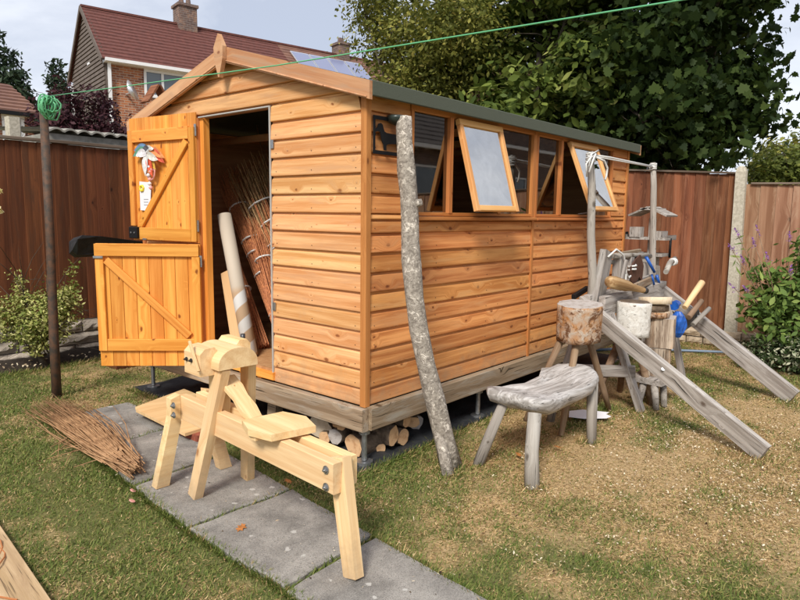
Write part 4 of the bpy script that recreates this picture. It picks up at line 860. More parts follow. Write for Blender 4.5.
# two upright poles and the rope between
for pts, r in (([(2.03, -.41, .55), (2.07, -.40, .95), (2.05, -.375, 1.3), (2.09, -.345, 1.65), (2.06, -.33, 1.91)], [.034, .034, .030, .028, .022]), ([(3.24, -.43, .6), (3.26, -.425, 1.0), (3.22, -.42, 1.4), (3.22, -.405, 1.7), (3.18, -.40, 1.90)], [.032, .03, .027, .025, .022])):
    v, f = tube_geo(pts, r, 12, .05, 2); m, l = frame(pts[0], pts[-1], (0, 1, 0)); mi = m.inverted(); mk('upright_pole', [mi @ q for q in v], f, M['greystick'], pl, m, smooth=[True]*(len(f)-2)+[False]*2)
def wrap(c, r, n, h, rr_, nm='rope_knot'):
    c = V(c); k = int(n*12); rnd = random.Random(n); return tube_geo([c+V((math.cos(i*.5236)*r*(1+rnd.uniform(-.1, .2)), math.sin(i*.5236)*r, h*i/k+rnd.uniform(-.004, .004))) for i in range(k+1)], rr_, 5)
joined('rope', [tube_geo([(2.07, -.35, 1.885), (2.35, -.37, 1.885), (2.8, -.39, 1.875), (3.18, -.40, 1.87)], .0075, 6), tube_geo([(2.07, -.355, 1.875), (2.45, -.38, 1.868), (3.17, -.41, 1.862)], .005, 5), wrap((3.185, -.40, 1.84), .027, 4, .05, .007), wrap((2.065, -.335, 1.83), .030, 5, .07, .008),
    tube_geo([(2.07, -.37, 1.89), (2.02, -.39, 1.88), (1.98, -.39, 1.83), (1.95, -.38, 1.75)], .008, 5), tube_geo([(2.06, -.37, 1.88), (1.99, -.37, 1.86), (1.94, -.36, 1.81), (1.96, -.36, 1.72)], .007, 5),
    tube_geo([(2.1, -.36, 1.87), (2.2, -.38, 1.85), (2.27, -.38, 1.80), (2.26, -.38, 1.74), (2.24, -.38, 1.71)], .009, 5), tube_geo([(2.08, -.36, 1.9), (2.12, -.37, 1.92), (2.0, -.37, 1.885), (1.96, -.37, 1.79)], .006, 5)], M['linew'], pl, True, stuff=False)
joined('rope', [tube_geo([(2.16, -.47, 1.13), (2.26, -.49, 1.185), (2.38, -.50, 1.14), (2.43, -.51, 1.0), (2.49, -.51, .95), (2.58, -.50, .97), (2.60, -.49, 1.03)], .008, 6), tube_geo([(2.43, -.51, 1.02), (2.46, -.5, .90), (2.45, -.49, .84)], .007, 6), wrap((2.58, -.5, 1.0), .03, 2, .05, .008)], M['linew'], pl, True, stuff=False)
prism('leather_strap', [(0, 0), (.06, -.04), (.14, .02), (.20, -.02), (.22, .10), (.15, .20), (.06, .17), (-.02, .12)], (2.56, -.50, .92), (1, 0, .1), (0, 0, 1), .012, M['leather'], pl)
for a, b_, r in (((2.88, -.50, 1.10), (2.96, -.55, .97), .014), ((2.98, -.52, .95), (3.0, -.54, .86), .010), ((3.16, -.50, .93), (3.18, -.52, .86), .014)):
    tube('blue_clamp', [a, b_], [r, r*.8], M['blue'], pl, 10)
tube('spindle', [(3.03, -.62, .975), (3.33, -.55, 1.03), (3.62, -.50, 1.055)], [.022, .024, .022], M['greystick'], pl, 10)
wr = [tube_geo([(3.43+.022*i, -.54+.028*math.cos(a), 1.035+.028*math.sin(a)) for a in [k*.6 for k in range(12)]], .009, 5) for i in range(3)]; joined('spindle_cord', wr, M['linew'], pl, True, stuff=False)

for i, (a, b_, wd, tk_) in enumerate((((2.50, -.55, .875), (2.95, -.52, .90), .06, .025), ((2.70, -.40, .865), (3.25, -.42, .885), .05, .03), ((2.36, -.50, .90), (2.40, -.52, 1.10), .035, .02), ((2.78, -.50, .88), (2.72, -.47, 1.13), .05, .02), ((3.05, -.48, .90), (3.12, -.46, 1.02), .06, .04), ((3.30, -.45, .86), (3.32, -.43, 1.0), .10, .05), ((2.55, -.38, 1.13), (3.1, -.36, 1.14), .03, .03))):
    beam('offcut', a, b_, wd, tk_, (0, 0, 1) if abs(b_[2]-a[2]) < .1 else (1, 0, 0), G if i % 3 else M['beam'], pl, .003)
# things on and by the lathe
ml = log('mallet', (2.02, -.53, .955), (3.0, -.62, .765), .0, M['stick'], M['endpale']) if False else None
mt = thing('wooden_club', (2.3, -.55, .86), 'brown tapering wooden club lying across the grey lathe bed', 'club')
ma, mbb = V((2.02, -.55, .960)), V((2.55, -.63, .855)); v, f = tube_geo([ma, ma.lerp(mbb, .12), ma.lerp(mbb, .45), ma.lerp(mbb, .6), ma.lerp(mbb, .94), mbb], [.042, .048, .043, .030, .022, .023], 14, .03, 4)
m, l = frame(ma, mbb, (0, 0, 1)); mi = m.inverted(); mk('shaft', [mi @ q for q in v], f, wood('club_wood', (.56, .38, .20), (.28, .16, .07), None, vary=.02, contrast=1.5), mt, m, smooth=True)
tube('end_band', [ma.lerp(mbb, .93), ma.lerp(mbb, 1.01)], [.0245, .025], M['dkbolt'], mt, 12)
ws = thing('birch_stool', (2.32, -.62, 0), 'white peeling birch log block on stick legs between lathe and split blocks', 'stool')
log('log_seat', (2.21, -.665, .545), (2.22, -.665, .80), .120, M['birch'], M['endgrey'], ws, 22, .07, 11, segs=7)
joined('bark_collar', [tube_geo([(2.22, -.665, .785), (2.22, -.665, .806)], [.118, .10], 18, .12, 3)], M['bark'], ws, stuff=False)
for i, (a, b_) in enumerate((((2.23, -.69, .56), (2.36, -.80, 0)), ((2.15, -.62, .56), (1.98, -.48, 0)), ((2.25, -.62, .56), (2.55, -.47, 0)))): tube('leg', [a, b_], [.030, .025], M['stick'], ws, 10, .06, i)
ls = thing('low_stool', (2.42, -.8, 0), 'low stick-legged stool carrying the two split log blocks', 'stool')
prism('seat', [(-.20, -.12), (.18, -.15), (.20, .14), (-.18, .12)], (2.44, -.78, .185), (1, 0, 0), (0, 1, 0), .04, G, ls)
for i, (a, b_) in enumerate((((2.42, -.85, .19), (2.37, -.89, 0)), ((2.30, -.75, .19), (2.20, -.75, 0)), ((2.56, -.72, .19), (2.62, -.66, 0)), ((2.27, -.84, .19), (2.25, -.87, 0)))): tube('leg', [a, b_], [.028, .022], M['greystick'], ls, 10, .08, i)
def block(name, c, sx, sy, z0, z1, rot, label, cat='log block', mat='split'):
    m = Matrix.Translation((c[0], c[1], z0)) @ Matrix.Rotation(rot, 4, 'Z') @ Matrix(((0, 1, 0, 0), (0, 0, 1, 0), (1, 0, 0, 0), (0, 0, 0, 1)))
    rr = random.Random(int(z0*100)); v = []; f = []; n = 20; h = z1-z0
    for i in range(5):
        for j in range(n):
            a = 2*math.pi*(j+.5)/n; k = 1/max(abs(math.cos(a)), abs(math.sin(a)))**.82; v.append((h*i/4, math.cos(a)*k*sx/2*(1+rr.uniform(-.035, .035)), math.sin(a)*k*sy/2*(1+rr.uniform(-.035, .035))))
    for i in range(4): f += [(i*n+j, i*n+(j+1) % n, (i+1)*n+(j+1) % n, (i+1)*n+j) for j in range(n)]
    f += [tuple(range(n))[::-1], tuple(range(4*n, 5*n))]; o = mk(name, v, f, [M[mat], M['endgrey']], None, m, slots=[0]*(4*n)+[1, 1]); return tag(o, label, cat)
block('log_block', (2.47, -.77), .25, .21, .228, .445, .35, 'lower split log block with orange heartwood standing on the low stool')
block('log_block', (2.47, -.79), .24, .21, .450, .675, .25, 'upper squared split log block stacked on the lower one')
tag(log('wood_disc', (2.42, -.76, .678), (2.42, -.76, .722), .11, M['rotlog'], M['endpale'], lump=.06, seed=4, segs=2), 'lower round wood disc lying on the split log block', 'wood disc')
tag(log('wood_disc', (2.41, -.75, .725), (2.41, -.75, .770), .098, M['bark'], M['endpale'], lump=.1, seed=8, segs=2), 'thin brown bark-covered disc in the middle of the disc stack', 'wood disc')
tag(log('wood_disc', (2.42, -.76, .773), (2.425, -.755, .828), .118, M['endpale'], M['endpale'], lump=.05, seed=5, segs=2), 'pale round wood disc on top of the disc stack', 'wood disc')
bb = thing('blue_bag', (2.95, -.72, .5), 'bright blue crumpled bag hanging beside the split log block', 'bag')
v, f = tube_geo([(2.74, -.83, .69), (2.74, -.83, .66), (2.745, -.83, .62), (2.75, -.83, .57), (2.75, -.835, .52), (2.75, -.835, .48)], [.02, .042, .055, .058, .052, .02], 16, .22, 4); mk('bag_body', v, f, M['blue'], bb)
v, f = tube_geo([(2.72, -.80, .735), (2.80, -.80, .74)], [.035, .03], 8, .2, 5); mk('bag_neck', v, f, M['blue'], bb)
bc = thing('bolted_bracket', (3.0, -.8, .55), 'dark grey bar with a bolt crossing from the far sloping leg', 'bracket')
beam('bar', (2.72, -.78, .50), (3.27, -.83, .60), .11, .035, (0, 0, 1), simple('dark_grey_wood', (.10, .095, .09), .7, var=.3, vs=30), bc, .01); tube('bolt', [(3.20, -.84, .60), (3.19, -.87, .60)], .014, M['steel'], bc, 8)
for i, (a, b_, r0, r1, lb) in enumerate((((2.93, -.82, .70), (3.22, -.86, .89), .022, .028, 'pale turned tool handle pointing up beyond the log blocks'), ((2.95, -.85, .62), (3.18, -.88, .74), .024, .02, 'dark brown tool handle below the pale one'), ((2.98, -.88, .56), (3.20, -.94, .68), .02, .018, 'short grey tool handle above the dark bar'))):
    v, f = tube_geo([V(a), V(a).lerp(V(b_), .5), V(b_)], [r0, (r0+r1)/2, r1], 12); m, l = frame(a, b_, (0, 0, 1)); mi = m.inverted(); tag(mk('tool_handle', [mi @ q for q in v], f, M['fresh'] if i == 0 else (M['stick'] if i == 1 else M['greystick']), None, m, smooth=[True]*(len(f)-2)+[False]*2), lb, 'tool')

# ------------------------------------------------------------ bird table
bd = thing('bird_table', (4.3, -.04, 0), 'grey weathered bird table with small roof and trays against the fence', 'bird table')
beam('post', (4.3, -.04, 0), (4.3, -.04, 1.42), .06, .06, (1, 0, 0), G, bd, .004)
for s, y0, y1 in ((1, -.235, -.04), (-1, .165, -.04)):
    m = beam('roof_board', (4.13, (y0+y1)/2-.0, 1.49), (4.47, (y0+y1)/2, 1.49), .21, .018, (0, y1-y0, .09), G, bd, 0)
prism('tray', [(-.15, -.21), (.15, -.21), (.15, .19), (-.15, .19)], (4.3, -.02, 1.20), (1, 0, 0), (0, 1, 0), .025, G, bd)
for y in (-.235, .175): beam('tray_lip', (4.15, y, 1.225), (4.45, y, 1.225), .05, .012, (0, 0, 1), G, bd, 0)
strip('feed_box', 4.14, 4.26, .03, .14, 1.226, 1.33, G, bd); strip('lower_box', 4.2, 4.4, -.10, .06, .90, 1.02, G, bd)
prism('tray', [(-.13, -.17), (.13, -.17), (.13, .15), (-.13, .15)], (4.3, -.03, 1.03), (1, 0, 0), (0, 1, 0), .03, G, bd)
strip('tray_box', 4.22, 4.40, -.17, -.06, 1.226, 1.29, G, bd)
prism('roof_cap', [(-.17, -.09), (.17, -.09), (.17, .06), (-.17, .06)], (4.3, -.02, 1.505), (1, 0, 0), (0, 1, 0), .022, G, bd)
tube('side_perch', [(4.25, .19, 1.24), (4.2, .30, 1.235)], [.04, .03], M['black'], bd, 8)
tube('feeder', [(4.28, -.24, 1.22), (4.28, -.24, 1.02)], .012, M['black'], bd, 8)

# ------------------------------------------------------------ items on the ground
pr_ = prism('paper_sheet', [(0, 0), (.10, -.02), (.26, .01), (.30, .05), (.27, .09), (.30, .13), (.12, .16), (.02, .12)], (1.56, -.50, .028), (.55, -.83, 0), (.83, .55, .06), .002, M['paper']); tag(pr_, 'torn white paper lying on the grass behind the slab bench', 'paper')
def leaf_item(x, y, s, rot, lb, z=.03):
    pts = [(-1, 0), (-.6, .25), (-.5, .6), (-.1, .35), (.2, .75), (.35, .3), (.9, .45), (.75, .05), (1, -.1), (.5, -.3), (.3, -.7), (0, -.3), (-.45, -.55), (-.5, -.15)]
    return tag(prism('fallen_leaf', [(a*s, b_*s) for a, b_ in pts], (x, y, z), (math.cos(rot), math.sin(rot), .15), (-math.sin(rot), math.cos(rot), .1), .0012, M['orange_leaf']), lb, 'leaf')
leaf_item(-.94, -.14, .032, .4, 'orange fallen leaf on the middle paving slab', .032)
leaf_item(-.47, .10, .030, 1.4, 'pale brown leaf at the slab edge beside the shaving horse', .03)
leaf_item(.965, -.72, .026, 2.0, 'small orange leaf on the lawn by the bench legs', .03)
leaf_item(.70, -.60, .025, .9, 'small tan leaf in the shade under the bench', .025)
leaf_item(.52, -.16, .028, .2, 'yellowish leaf lying between leaning branch and bench', .03)
for (x, y, lb) in ((-1.065, .604, 'pink plastic disc on the grass, nearer the twig bundle'), (-1.125, .495, 'pink plastic disc on the grass, farther from the twig bundle')):
    tag(tube('pink_disc', [(x, y, .022), (x+.002, y-.001, .026)], .015, M['pink'], n=14), lb, 'disc')
lb_ = thing('timber_offcut', (-1.85, .1, 0), 'pale wooden board lying on the grass at the lower left corner with orange twine', 'board')
m, l = frame((-1.63, .80, .018), (-1.72, -.10, .018), (1, 0, 0)); v, f = box_geo(0, l, -.52, 0, -.015, .015, .002); zz = (m.to_3x3() @ V((0, 1, 0))).x
v = [(a, b_ if zz > 0 else -b_, c) for a, b_, c in v]; mk('board_face', v, f if zz > 0 else [q[::-1] for q in f], wood('dry_board', (.60, .44, .26), (.42, .29, .15), (.2, .1, .05), vary=.02, blotch=(.36, .24, .13), cracks=1), lb_, m)
joined('twine', [tube_geo([(-1.80+.09*math.sin(k*.45+q)+.02*q, .60-.05*k, .038+.008*math.sin(k*1.3)) for k in range(13)], .0035, 5) for q in (0, .7)], simple('orange_twine', (.40, .15, .05), .7), lb_, stuff=False)
# willow rod bundle spread over grass and slab
tbn = thing('twig_bundle', (-.8, 1.5, 0), 'loose bundle of thin reddish brown willow twigs lying across lawn and slab edge', 'twig bundle')
rr = random.Random(12); gs = []
A_, B_ = V((-.90, 2.28, .03)), V((-.97, .80, .035)); perp = V((1, 0, 0))
for i in range(200):
    u = rr.gauss(0, 1); c1 = A_+perp*(u*.085+.12)+V((0, rr.uniform(-.35, .28), 0)); c2 = B_+perp*(u*.028+rr.uniform(-.02, .02))+V((0, rr.uniform(-.10, .25), 0))
    h1 = .015+abs(rr.gauss(0, .03)); h2 = .03+rr.random()*.07; md = c1.lerp(c2, .5)+perp*(u*.012+rr.uniform(-.01, .01)); md.z = .03+rr.random()*.065
    c1.z = h1; c2.z = h2; gs.append(tube_geo([c1, c1.lerp(md, .6)+V((0, 0, .004)), md, md.lerp(c2, .5), c2], [.0016, .0022, .003, .0034, .0036], 5))
for i in range(14):
    c2 = V((-.92+rr.uniform(-.1, .1), rr.uniform(.9, 1.6), .04)); c1 = c2+V((rr.uniform(-.35, .1), rr.uniform(-.3, .5), 0)); c1.z = .03; gs.append(tube_geo([c1, c1.lerp(c2, .5)+V((rr.uniform(-.03, .03), 0, .03)), c2], .002, 4))
joined('twigs', gs, M['twig'], tbn, True)

# ------------------------------------------------------------ washing line
po = tube('line_post', [(-.623, 2.664, -.02), (-.62, 2.66, .5), (-.605, 2.66, 1.2), (-.597, 2.66, 2.21)], [.036, .034, .031, .029], M['pole'], n=14); tag(po, 'dark rusty washing line post standing on the lawn at left', 'post')
wl = thing('washing_line', (-.597, 2.66, 2.2), 'green washing line strung from the rusty post across the front of the shed', 'line')
tube('cord', [(-.60, 2.60, 2.235), (-.53, 1.5, 2.195), (-.44, .2, 2.155), (-.34, -1.76, 2.115), (-.22, -3.8, 2.13)], .0034, M['line'], wl, 6)
rr = random.Random(3); gs = []
for i in range(13):
    a = rr.uniform(0, 6.28); r = rr.uniform(.025, .065); c = V((-.60+rr.uniform(-.03, .03), 2.61+rr.uniform(-.05, .01), 2.235+rr.uniform(-.03, .02))); h = rr.uniform(.06, .16)
    gs.append(tube_geo([c+V((math.cos(a)*r*math.sin(t), math.sin(a)*r*math.sin(t), -h*(1-math.cos(t))*.5+rr.uniform(-.01, .015))) for t in [k*.628 for k in range(11)]], .0055, 5))
joined('coil', gs, M['line'], wl, True, stuff=False)
p2 = tube('line_post', [(-.2, -3.86, 0), (-.2, -3.86, 2.2)], .03, M['pole'], n=12); tag(p2, 'second washing line post beyond the right edge of the lawn', 'post')

# ------------------------------------------------------------ left fence on its block wall
YF = 4.12
fl = thing('left_fence', (0, YF+.03, 0), 'dark red-brown closeboard fence behind the shed doors, on a low block wall', 'fence')
x = -2.4; i = 0
while x < 4.9:
    wv = .135+random.uniform(-.006, .006); m, l = frame((x+wv/2, YF+.035, .345), (x+wv/2, YF+.035, 2.055+random.uniform(-.006, .004)), (1, 0, 0))
    nrm = m.to_3x3() @ V((0, 0, 1)); s_ = 1 if nrm.y < 0 else -1
    v = [(0, -wv/2-.014, 0), (0, wv/2+.004, 0), (0, wv/2+.004, .006*s_), (0, -wv/2-.014, .018*s_)]; v += [(l, b_, c) for _, b_, c in v]
    f = [(0, 1, 2, 3), (7, 6, 5, 4), (0, 4, 5, 1), (1, 5, 6, 2), (2, 6, 7, 3), (3, 7, 4, 0)]; mk('fence_board', v, f, M['fenceL'], fl, m @ Matrix.Rotation(random.uniform(-.004, .004), 4, 'Z')); x += wv; i += 1
beam('cap_rail', (-2.4, YF+.02, 2.075), (4.9, YF+.02, 2.075), .028, .065, (0, 0, 1), M['fencecap'], fl); beam('gravel_rail', (-2.4, YF+.05, 1.0), (4.9, YF+.05, 1.0), .08, .03, (0, 0, 1), M['fenceL'], fl)
cpst = strip('concrete_post', -.245, -.135, 4.42, 4.52, 0, 2.30, M['conc'], None, .01); tag(cpst, 'pale concrete post top showing above the left fence', 'post')
lwall = thing('block_wall', (0, YF, 0), 'low wall of grey rock-faced blocks under the left fence', 'wall')
def stone_wall(parent, x0, x1, yface, courses, zc, mat, axis='x', depth=.12, wr=(.2, .5)):
    rr = random.Random(int(x0*10)+5); z = 0
    for c in range(courses):
        h = zc[c]; x = x0-rr.uniform(0, .3)
        while x < x1:
            w__ = rr.uniform(*wr); nx_, nz_ = 5, 3; v = []; f = []
            for a in range(nx_+1):
                for b_ in range(nz_+1):
                    ed = a in (0, nx_) or b_ in (0, nz_); px = .007+(w__-.014)*a/nx_; pz = .006+(h-.012)*b_/nz_; d = .0 if ed else rr.uniform(.012, .034); v.append((px, pz, d))
            for a in range(nx_):
                for b_ in range(nz_): q = a*(nz_+1)+b_; f.append((q, q+nz_+1, q+nz_+2, q+1))
            k = len(v); v += [(.007, .006, -depth), (w__-.007, .006, -depth), (w__-.007, h-.006, -depth), (.007, h-.006, -depth)]
            c00, c10, c11, c01 = 0, nx_*(nz_+1), nx_*(nz_+1)+nz_, nz_
            bot = [a*(nz_+1) for a in range(nx_+1)]; topi = [a*(nz_+1)+nz_ for a in range(nx_+1)]; lef = list(range(nz_+1)); rig = [nx_*(nz_+1)+b_ for b_ in range(nz_+1)]
            f += [tuple([k+0]+[k+1]+bot[::-1]), tuple([k+2, k+3]+topi), tuple([k+3, k]+lef), tuple([k+1, k+2]+rig[::-1]), (k+3, k+2, k+1, k)]
            if axis == 'x': m = Matrix(((1, 0, 0, x), (0, 0, -1, yface), (0, 1, 0, z), (0, 0, 0, 1)))
            else: m = Matrix(((0, 0, -1, yface), (-1, 0, 0, -x), (0, 1, 0, z), (0, 0, 0, 1)))
            mk('stone', v, f, mat, parent, m); x += w__
        z += h
    return z
stone_wall(lwall, -2.3, 4.6, YF-.02, 3, (.10, .12, .115), M['stone'])
v, f = box_geo(-2.5, 4.7, YF, YF+.1, 0, .335, 0); mk('mortar_core', v, f, simple('mortar', (.24, .20, .16), .95), lwall)
sb = thing('soil_bed', (0, 3.95, 0), 'strip of dark soil and stones along the foot of the left wall', 'soil'); nx_ = 80; vv = []; ff = []
for i in range(nx_+1):
    for j, y in enumerate((3.72, 3.85, 3.98, 4.12)): vv.append((-2.5+6.4*i/nx_, y+random.uniform(-.03, .03)*(j < 3), (.0, .035, .05, .055)[j]+random.uniform(-.01, .02)))
for i in range(nx_):
    for j in range(3): a = i*4+j; ff.append((a, a+4, a+5, a+1))
bpy.data.objects.remove(sb); sbo = mk('flower_bed', vv, ff, M['soil'], smooth=True); sbo['kind'] = 'structure'
vv = []
scatter('bed_stones', 200, lambda n: np.column_stack([rng.uniform(-2.2, 1.5, n), rng.uniform(3.68, 4.05, n)]), M['chip'], [(-1, -.7, 0), (1, -.6, 0), (.8, .8, 0), (-.7, .8, 0), (0, 0, .9)], [(0, 1, 4), (1, 2, 4), (2, 3, 4), (3, 0, 4)], .011, 'small pebbles and bits scattered on the soil strip', 'pebbles', .04)
bl = thing('black_cover', (0, 3.4, 1.1), 'black plastic sheet draped over something between fence and open doors', 'cover')
v, f = [], []
ys = 3.15
prof = [(-.205, 1.085), (-.20, 1.19), (-.16, 1.222), (.0, 1.21), (.30, 1.165), (.50, 1.13), (.5, 1.05), (-.16, 1.05)]
v = [(x, ys+.12*(i in (0, 7)), z) for i, (x, z) in enumerate(prof)]+[(x+.05, ys+.30, z-.035) for x, z in prof]; n_ = 8
f = [tuple(range(n_)), tuple(range(n_, 2*n_))[::-1]]+[(i, n_+i, n_+(i+1) % n_, (i+1) % n_) for i in range(n_)]; mk('sheet', v, f, M['membrane'], bl); strip('trestle', .1, .4, 3.2, 3.5, 0, 1.02, M['fenceL'], bl)

# ------------------------------------------------------------ right fence
fr_ = thing('right_fence', (5.22, 1, 0), 'faded reddish closeboard fence panel behind the lathe, left of the concrete post', 'fence')
def rboards(parent, y0, y1, ztop, zb=.19, wv0=.115, mat='fenceR'):
    y = y0
    while y > y1:
        wv = wv0+random.uniform(-.008, .008); zt2 = ztop(y)+random.uniform(-.008, .006); m, l = frame((5.235, y-wv/2, zb), (5.235+random.uniform(-.004, .004), y-wv/2, zt2), (0, 1, 0)); nrm = m.to_3x3() @ V((0, 0, 1)); s_ = 1 if nrm.x < 0 else -1
        v = [(0, -wv/2, 0), (0, wv/2+.006, 0), (0, wv/2+.006, .018*s_), (0, -wv/2, .006*s_)]; v += [(l, b_, c) for _, b_, c in v]
        mk('fence_board', v, [(0, 1, 2, 3), (7, 6, 5, 4), (0, 4, 5, 1), (1, 5, 6, 2), (2, 6, 7, 3), (3, 7, 4, 0)], M[mat], parent, m); y -= wv
rboards(fr_, 4.0, -.57, lambda y: 1.905+(y+.6)*.062)
beam('cap_rail', (5.22, 4.0, 2.20), (5.22, -.58, 1.92), .02, .05, (0, 0, 1), M['fencecap'], fr_)
fr2 = thing('right_fence', (5.22, -2, 0), 'lower bleached fence panel at the right edge behind the purple-flowered bush', 'fence')
rboards(fr2, -.70, -4.6, lambda y: 1.785+(y+1.2)*.02, wv0=.145, mat='fenceP')
beam('cap_rail', (5.22, -.74, 1.805), (5.22, -4.6, 1.73), .02, .05, (0, 0, 1), M['fencecap'], fr2)
cp = thing('concrete_post', (5.2, -.665, 0), 'tall concrete fence post between the two right fence panels', 'post')
m, l = frame((5.19, -.665, 0), (5.19, -.640, 1.99), (0, 1, 0)); v = []; f = []
for x, s in ((0, 1), (1.93, .86), (1.975, .62), (1.99, .3)): v += [(x, -.058*s, -.05*s), (x, .058*s, -.05*s), (x, .058*s, .05*s), (x, -.058*s, .05*s)]
for i in range(3): f += [(i*4+j, i*4+(j+1) % 4, i*4+4+(j+1) % 4, i*4+4+j) for j in range(4)]
f += [(3, 2, 1, 0), (12, 13, 14, 15)]; mk('shaft', v, f, M['conc'], cp, m)
rw = thing('rubble_wall', (5.1, 0, 0), 'low rubble stone edging at the foot of the right fence', 'wall')
stone_wall(rw, -2.0, 3.2, 5.12, 2, (.09, .10), M['stoneR'], axis='y', depth=.08, wr=(.12, .3))
ho = tube('garden_hose', [(3.9, .35, .02), (4.3, .05, .03), (4.55, -.35, .02), (4.75, -.75, .03), (4.7, -1.1, .02)], .014, simple('grey_blue_hose', (.16, .22, .30), .4), n=8); tag(ho, 'grey blue hose lying on the grass along the right fence', 'hose')

# ------------------------------------------------------------ vegetation
def leafshape(kind):
    if kind == 'maple': p = [(0, -.25), (.22, -.52), (.38, -.36), (.78, -.34), (.68, -.05), (.98, .22), (.66, .34), (.62, .62), (.34, .60), (.16, .82), (0, 1.05), (-.16, .82), (-.34, .60), (-.62, .62), (-.66, .34), (-.98, .22), (-.68, -.05), (-.78, -.34), (-.38, -.36), (-.22, -.52)]; return [(x, y, -.22*abs(x)-.12*max(0, y)**2) for x, y in p], [tuple(range(len(p)))]
    if kind == 'oval': return [(0, -1, 0), (.42, -.35, -.06), (.46, .2, -.1), (0, 1, -.25), (-.46, .2, -.1), (-.42, -.35, -.06)], [(0, 1, 2, 3), (0, 3, 4, 5)]
    if kind == 'lance': return [(0, -1, 0), (.2, -.2, -.04), (0, 1, -.3), (-.2, -.2, -.04)], [(0, 1, 2), (0, 2, 3)]
    if kind == 'spray': return [(0, -1, 0), (.35, 0, -.1), (0, 1, -.2), (-.35, 0, -.1)], [(0, 1, 2, 3)]
def blob_pts(n, blobs, shell=.55):
    """points spread through a set of ellipsoids (cx,cy,cz,rx,ry,rz), thicker towards the surface"""
    B = np.array(blobs, float); vol = (B[:, 3]*B[:, 4]*B[:, 5])**.75; idx = rng.choice(len(B), n, p=vol/vol.sum()); b = B[idx]
    d = rng.normal(size=(n, 3)); d /= np.linalg.norm(d, axis=1, keepdims=True); r = rng.random(n)**(1/3.); r = shell*np.maximum(r, .0)**.5+(1-shell)*r; r *= rng.normal(1, .07, n)
    return b[:, :3]+d*b[:, 3:6]*r[:, None], d, idx
def foliage(nm, blobs, n, size, mat, kind='oval', parent=None, droop=.3, shell=.55, tone=(0, 1), clumps=None, upb=.7, csz=.2):
    P, d, idx = blob_pts(n if clumps is None else clumps, blobs, shell)
    if clumps is not None:
        k = n//clumps; ct = rng.random(clumps); P0 = np.repeat(P, k, 0); d = np.repeat(d, k, 0); P = P0+rng.normal(0, csz, P0.shape)*np.array([1, 1, .65]); base = np.repeat(ct, k)
    else: base = rng.random(len(P))
    m_ = len(P); nr = d*.6+rng.normal(0, .45, (m_, 3))+np.array([0, 0, upb]); nr[:, 2] -= droop*rng.random(m_)
    t = np.clip(.5*base+.5*rng.random(m_)**1.3, 0, 1)*(tone[1]-tone[0])+tone[0]; tv, tf = leafshape(kind)
    o = inst_mesh(nm, tv, tf, P, rotm(nr, rng.uniform(0, 6.28, m_)), size*rng.uniform(.4, 1.3, m_), t, M[mat], parent); return o
def limbs(base, top, r, blobs, mat, parent, n=9, seed=0, name='trunk'):
    rr = random.Random(seed); base, top = V(base), V(top); gs = [tube_geo([base, base.lerp(top, .4)+V((rr.uniform(-.08, .08), rr.uniform(-.08, .08), 0)), base.lerp(top, .8), top], [r, r*.8, r*.55, r*.3], 12, .05, seed)]
    for i in range(n):
        b = rr.choice(blobs); e = V((b[0]+rr.uniform(-.6, .6)*b[3], b[1]+rr.uniform(-.6, .6)*b[4], b[2]+rr.uniform(-.3, .8)*b[5])); s = base.lerp(top, rr.uniform(.3, .95)); md = s.lerp(e, .5)+V((0, 0, -.12)); q = r*rr.uniform(.18, .35)
        gs.append(tube_geo([s, md, e], [q, q*.7, q*.25], 7, .05, i))
        for j in range(4):
            s2 = md.lerp(e, rr.random()); e2 = s2+V((rr.uniform(-.5, .5), rr.uniform(-.5, .5), rr.uniform(-.2, .5))); gs.append(tube_geo([s2, s2.lerp(e2, .5)+V((0, 0, .04)), e2], [q*.35, q*.25, q*.1], 5))
    joined(name, gs, M[mat], parent, True, stuff=False)
def rblobs(c, R_, n, r, seed, flat=.8):
    rr = random.Random(seed); out = []
    for i in range(n):
        while True:
            d = V((rr.uniform(-1, 1), rr.uniform(-1, 1), rr.uniform(-1, 1)))
            if d.length < 1: break
        q = rr.uniform(.7, 1.3)*r; out.append((c[0]+d.x*R_[0], c[1]+d.y*R_[1], c[2]+d.z*R_[2], q, q, q*flat))
    return out
# left small-leaved tree behind the shed roof
t1 = thing('hedge_tree', (5.4, 4.0, 0), 'small-leaved yellow-green tree rising behind the shed roof, leftmost of the big trees', 'tree')
bl1 = rblobs((5.35, 3.8, 3.9), (1.1, 1.1, 1.7), 22, .52, 1)+rblobs((5.55, 3.4, 2.7), (.9, .9, .6), 9, .5, 2)
foliage('crown', bl1, 42000, .036, 'haw', 'oval', t1, clumps=1500, csz=.13); limbs((5.4, 4.0, 0), (5.35, 3.8, 3.9), .13, bl1, 'treebark', t1, 16, 1)
t2 = thing('elder_tree', (5.9, 2.3, 0), 'elder tree with pale green leaves and dark berries above the middle of the shed roof', 'tree')
bl2 = rblobs((5.9, 2.2, 3.7), (1.2, 1.3, 1.6), 22, .55, 5)+rblobs((5.7, 1.9, 2.6), (.9, 1.1, .4), 9, .45, 6)
foliage('crown', bl2, 24000, .078, 'elder', 'oval', t2, clumps=1300, csz=.14); limbs((5.9, 2.3, 0), (5.8, 2.2, 3.7), .12, bl2, 'treebark', t2, 14, 2)
foliage('berries', bl2, 8000, .022, 'berry', 'spray', t2, clumps=130, csz=.05, shell=.9)
t3 = thing('maple_tree', (6.5, .5, 0), 'big dark maple with broad lobed leaves overhanging the right fence', 'tree')
bl3 = rblobs((6.15, .38, 3.9), (1.15, 1.08, 1.7), 26, .50, 8, .7)+rblobs((5.95, .52, 2.55), (.8, 1.1, .55), 12, .40, 9, .7)+rblobs((5.5, .35, 4.9), (1.2, 1.25, .6), 10, .5, 10)
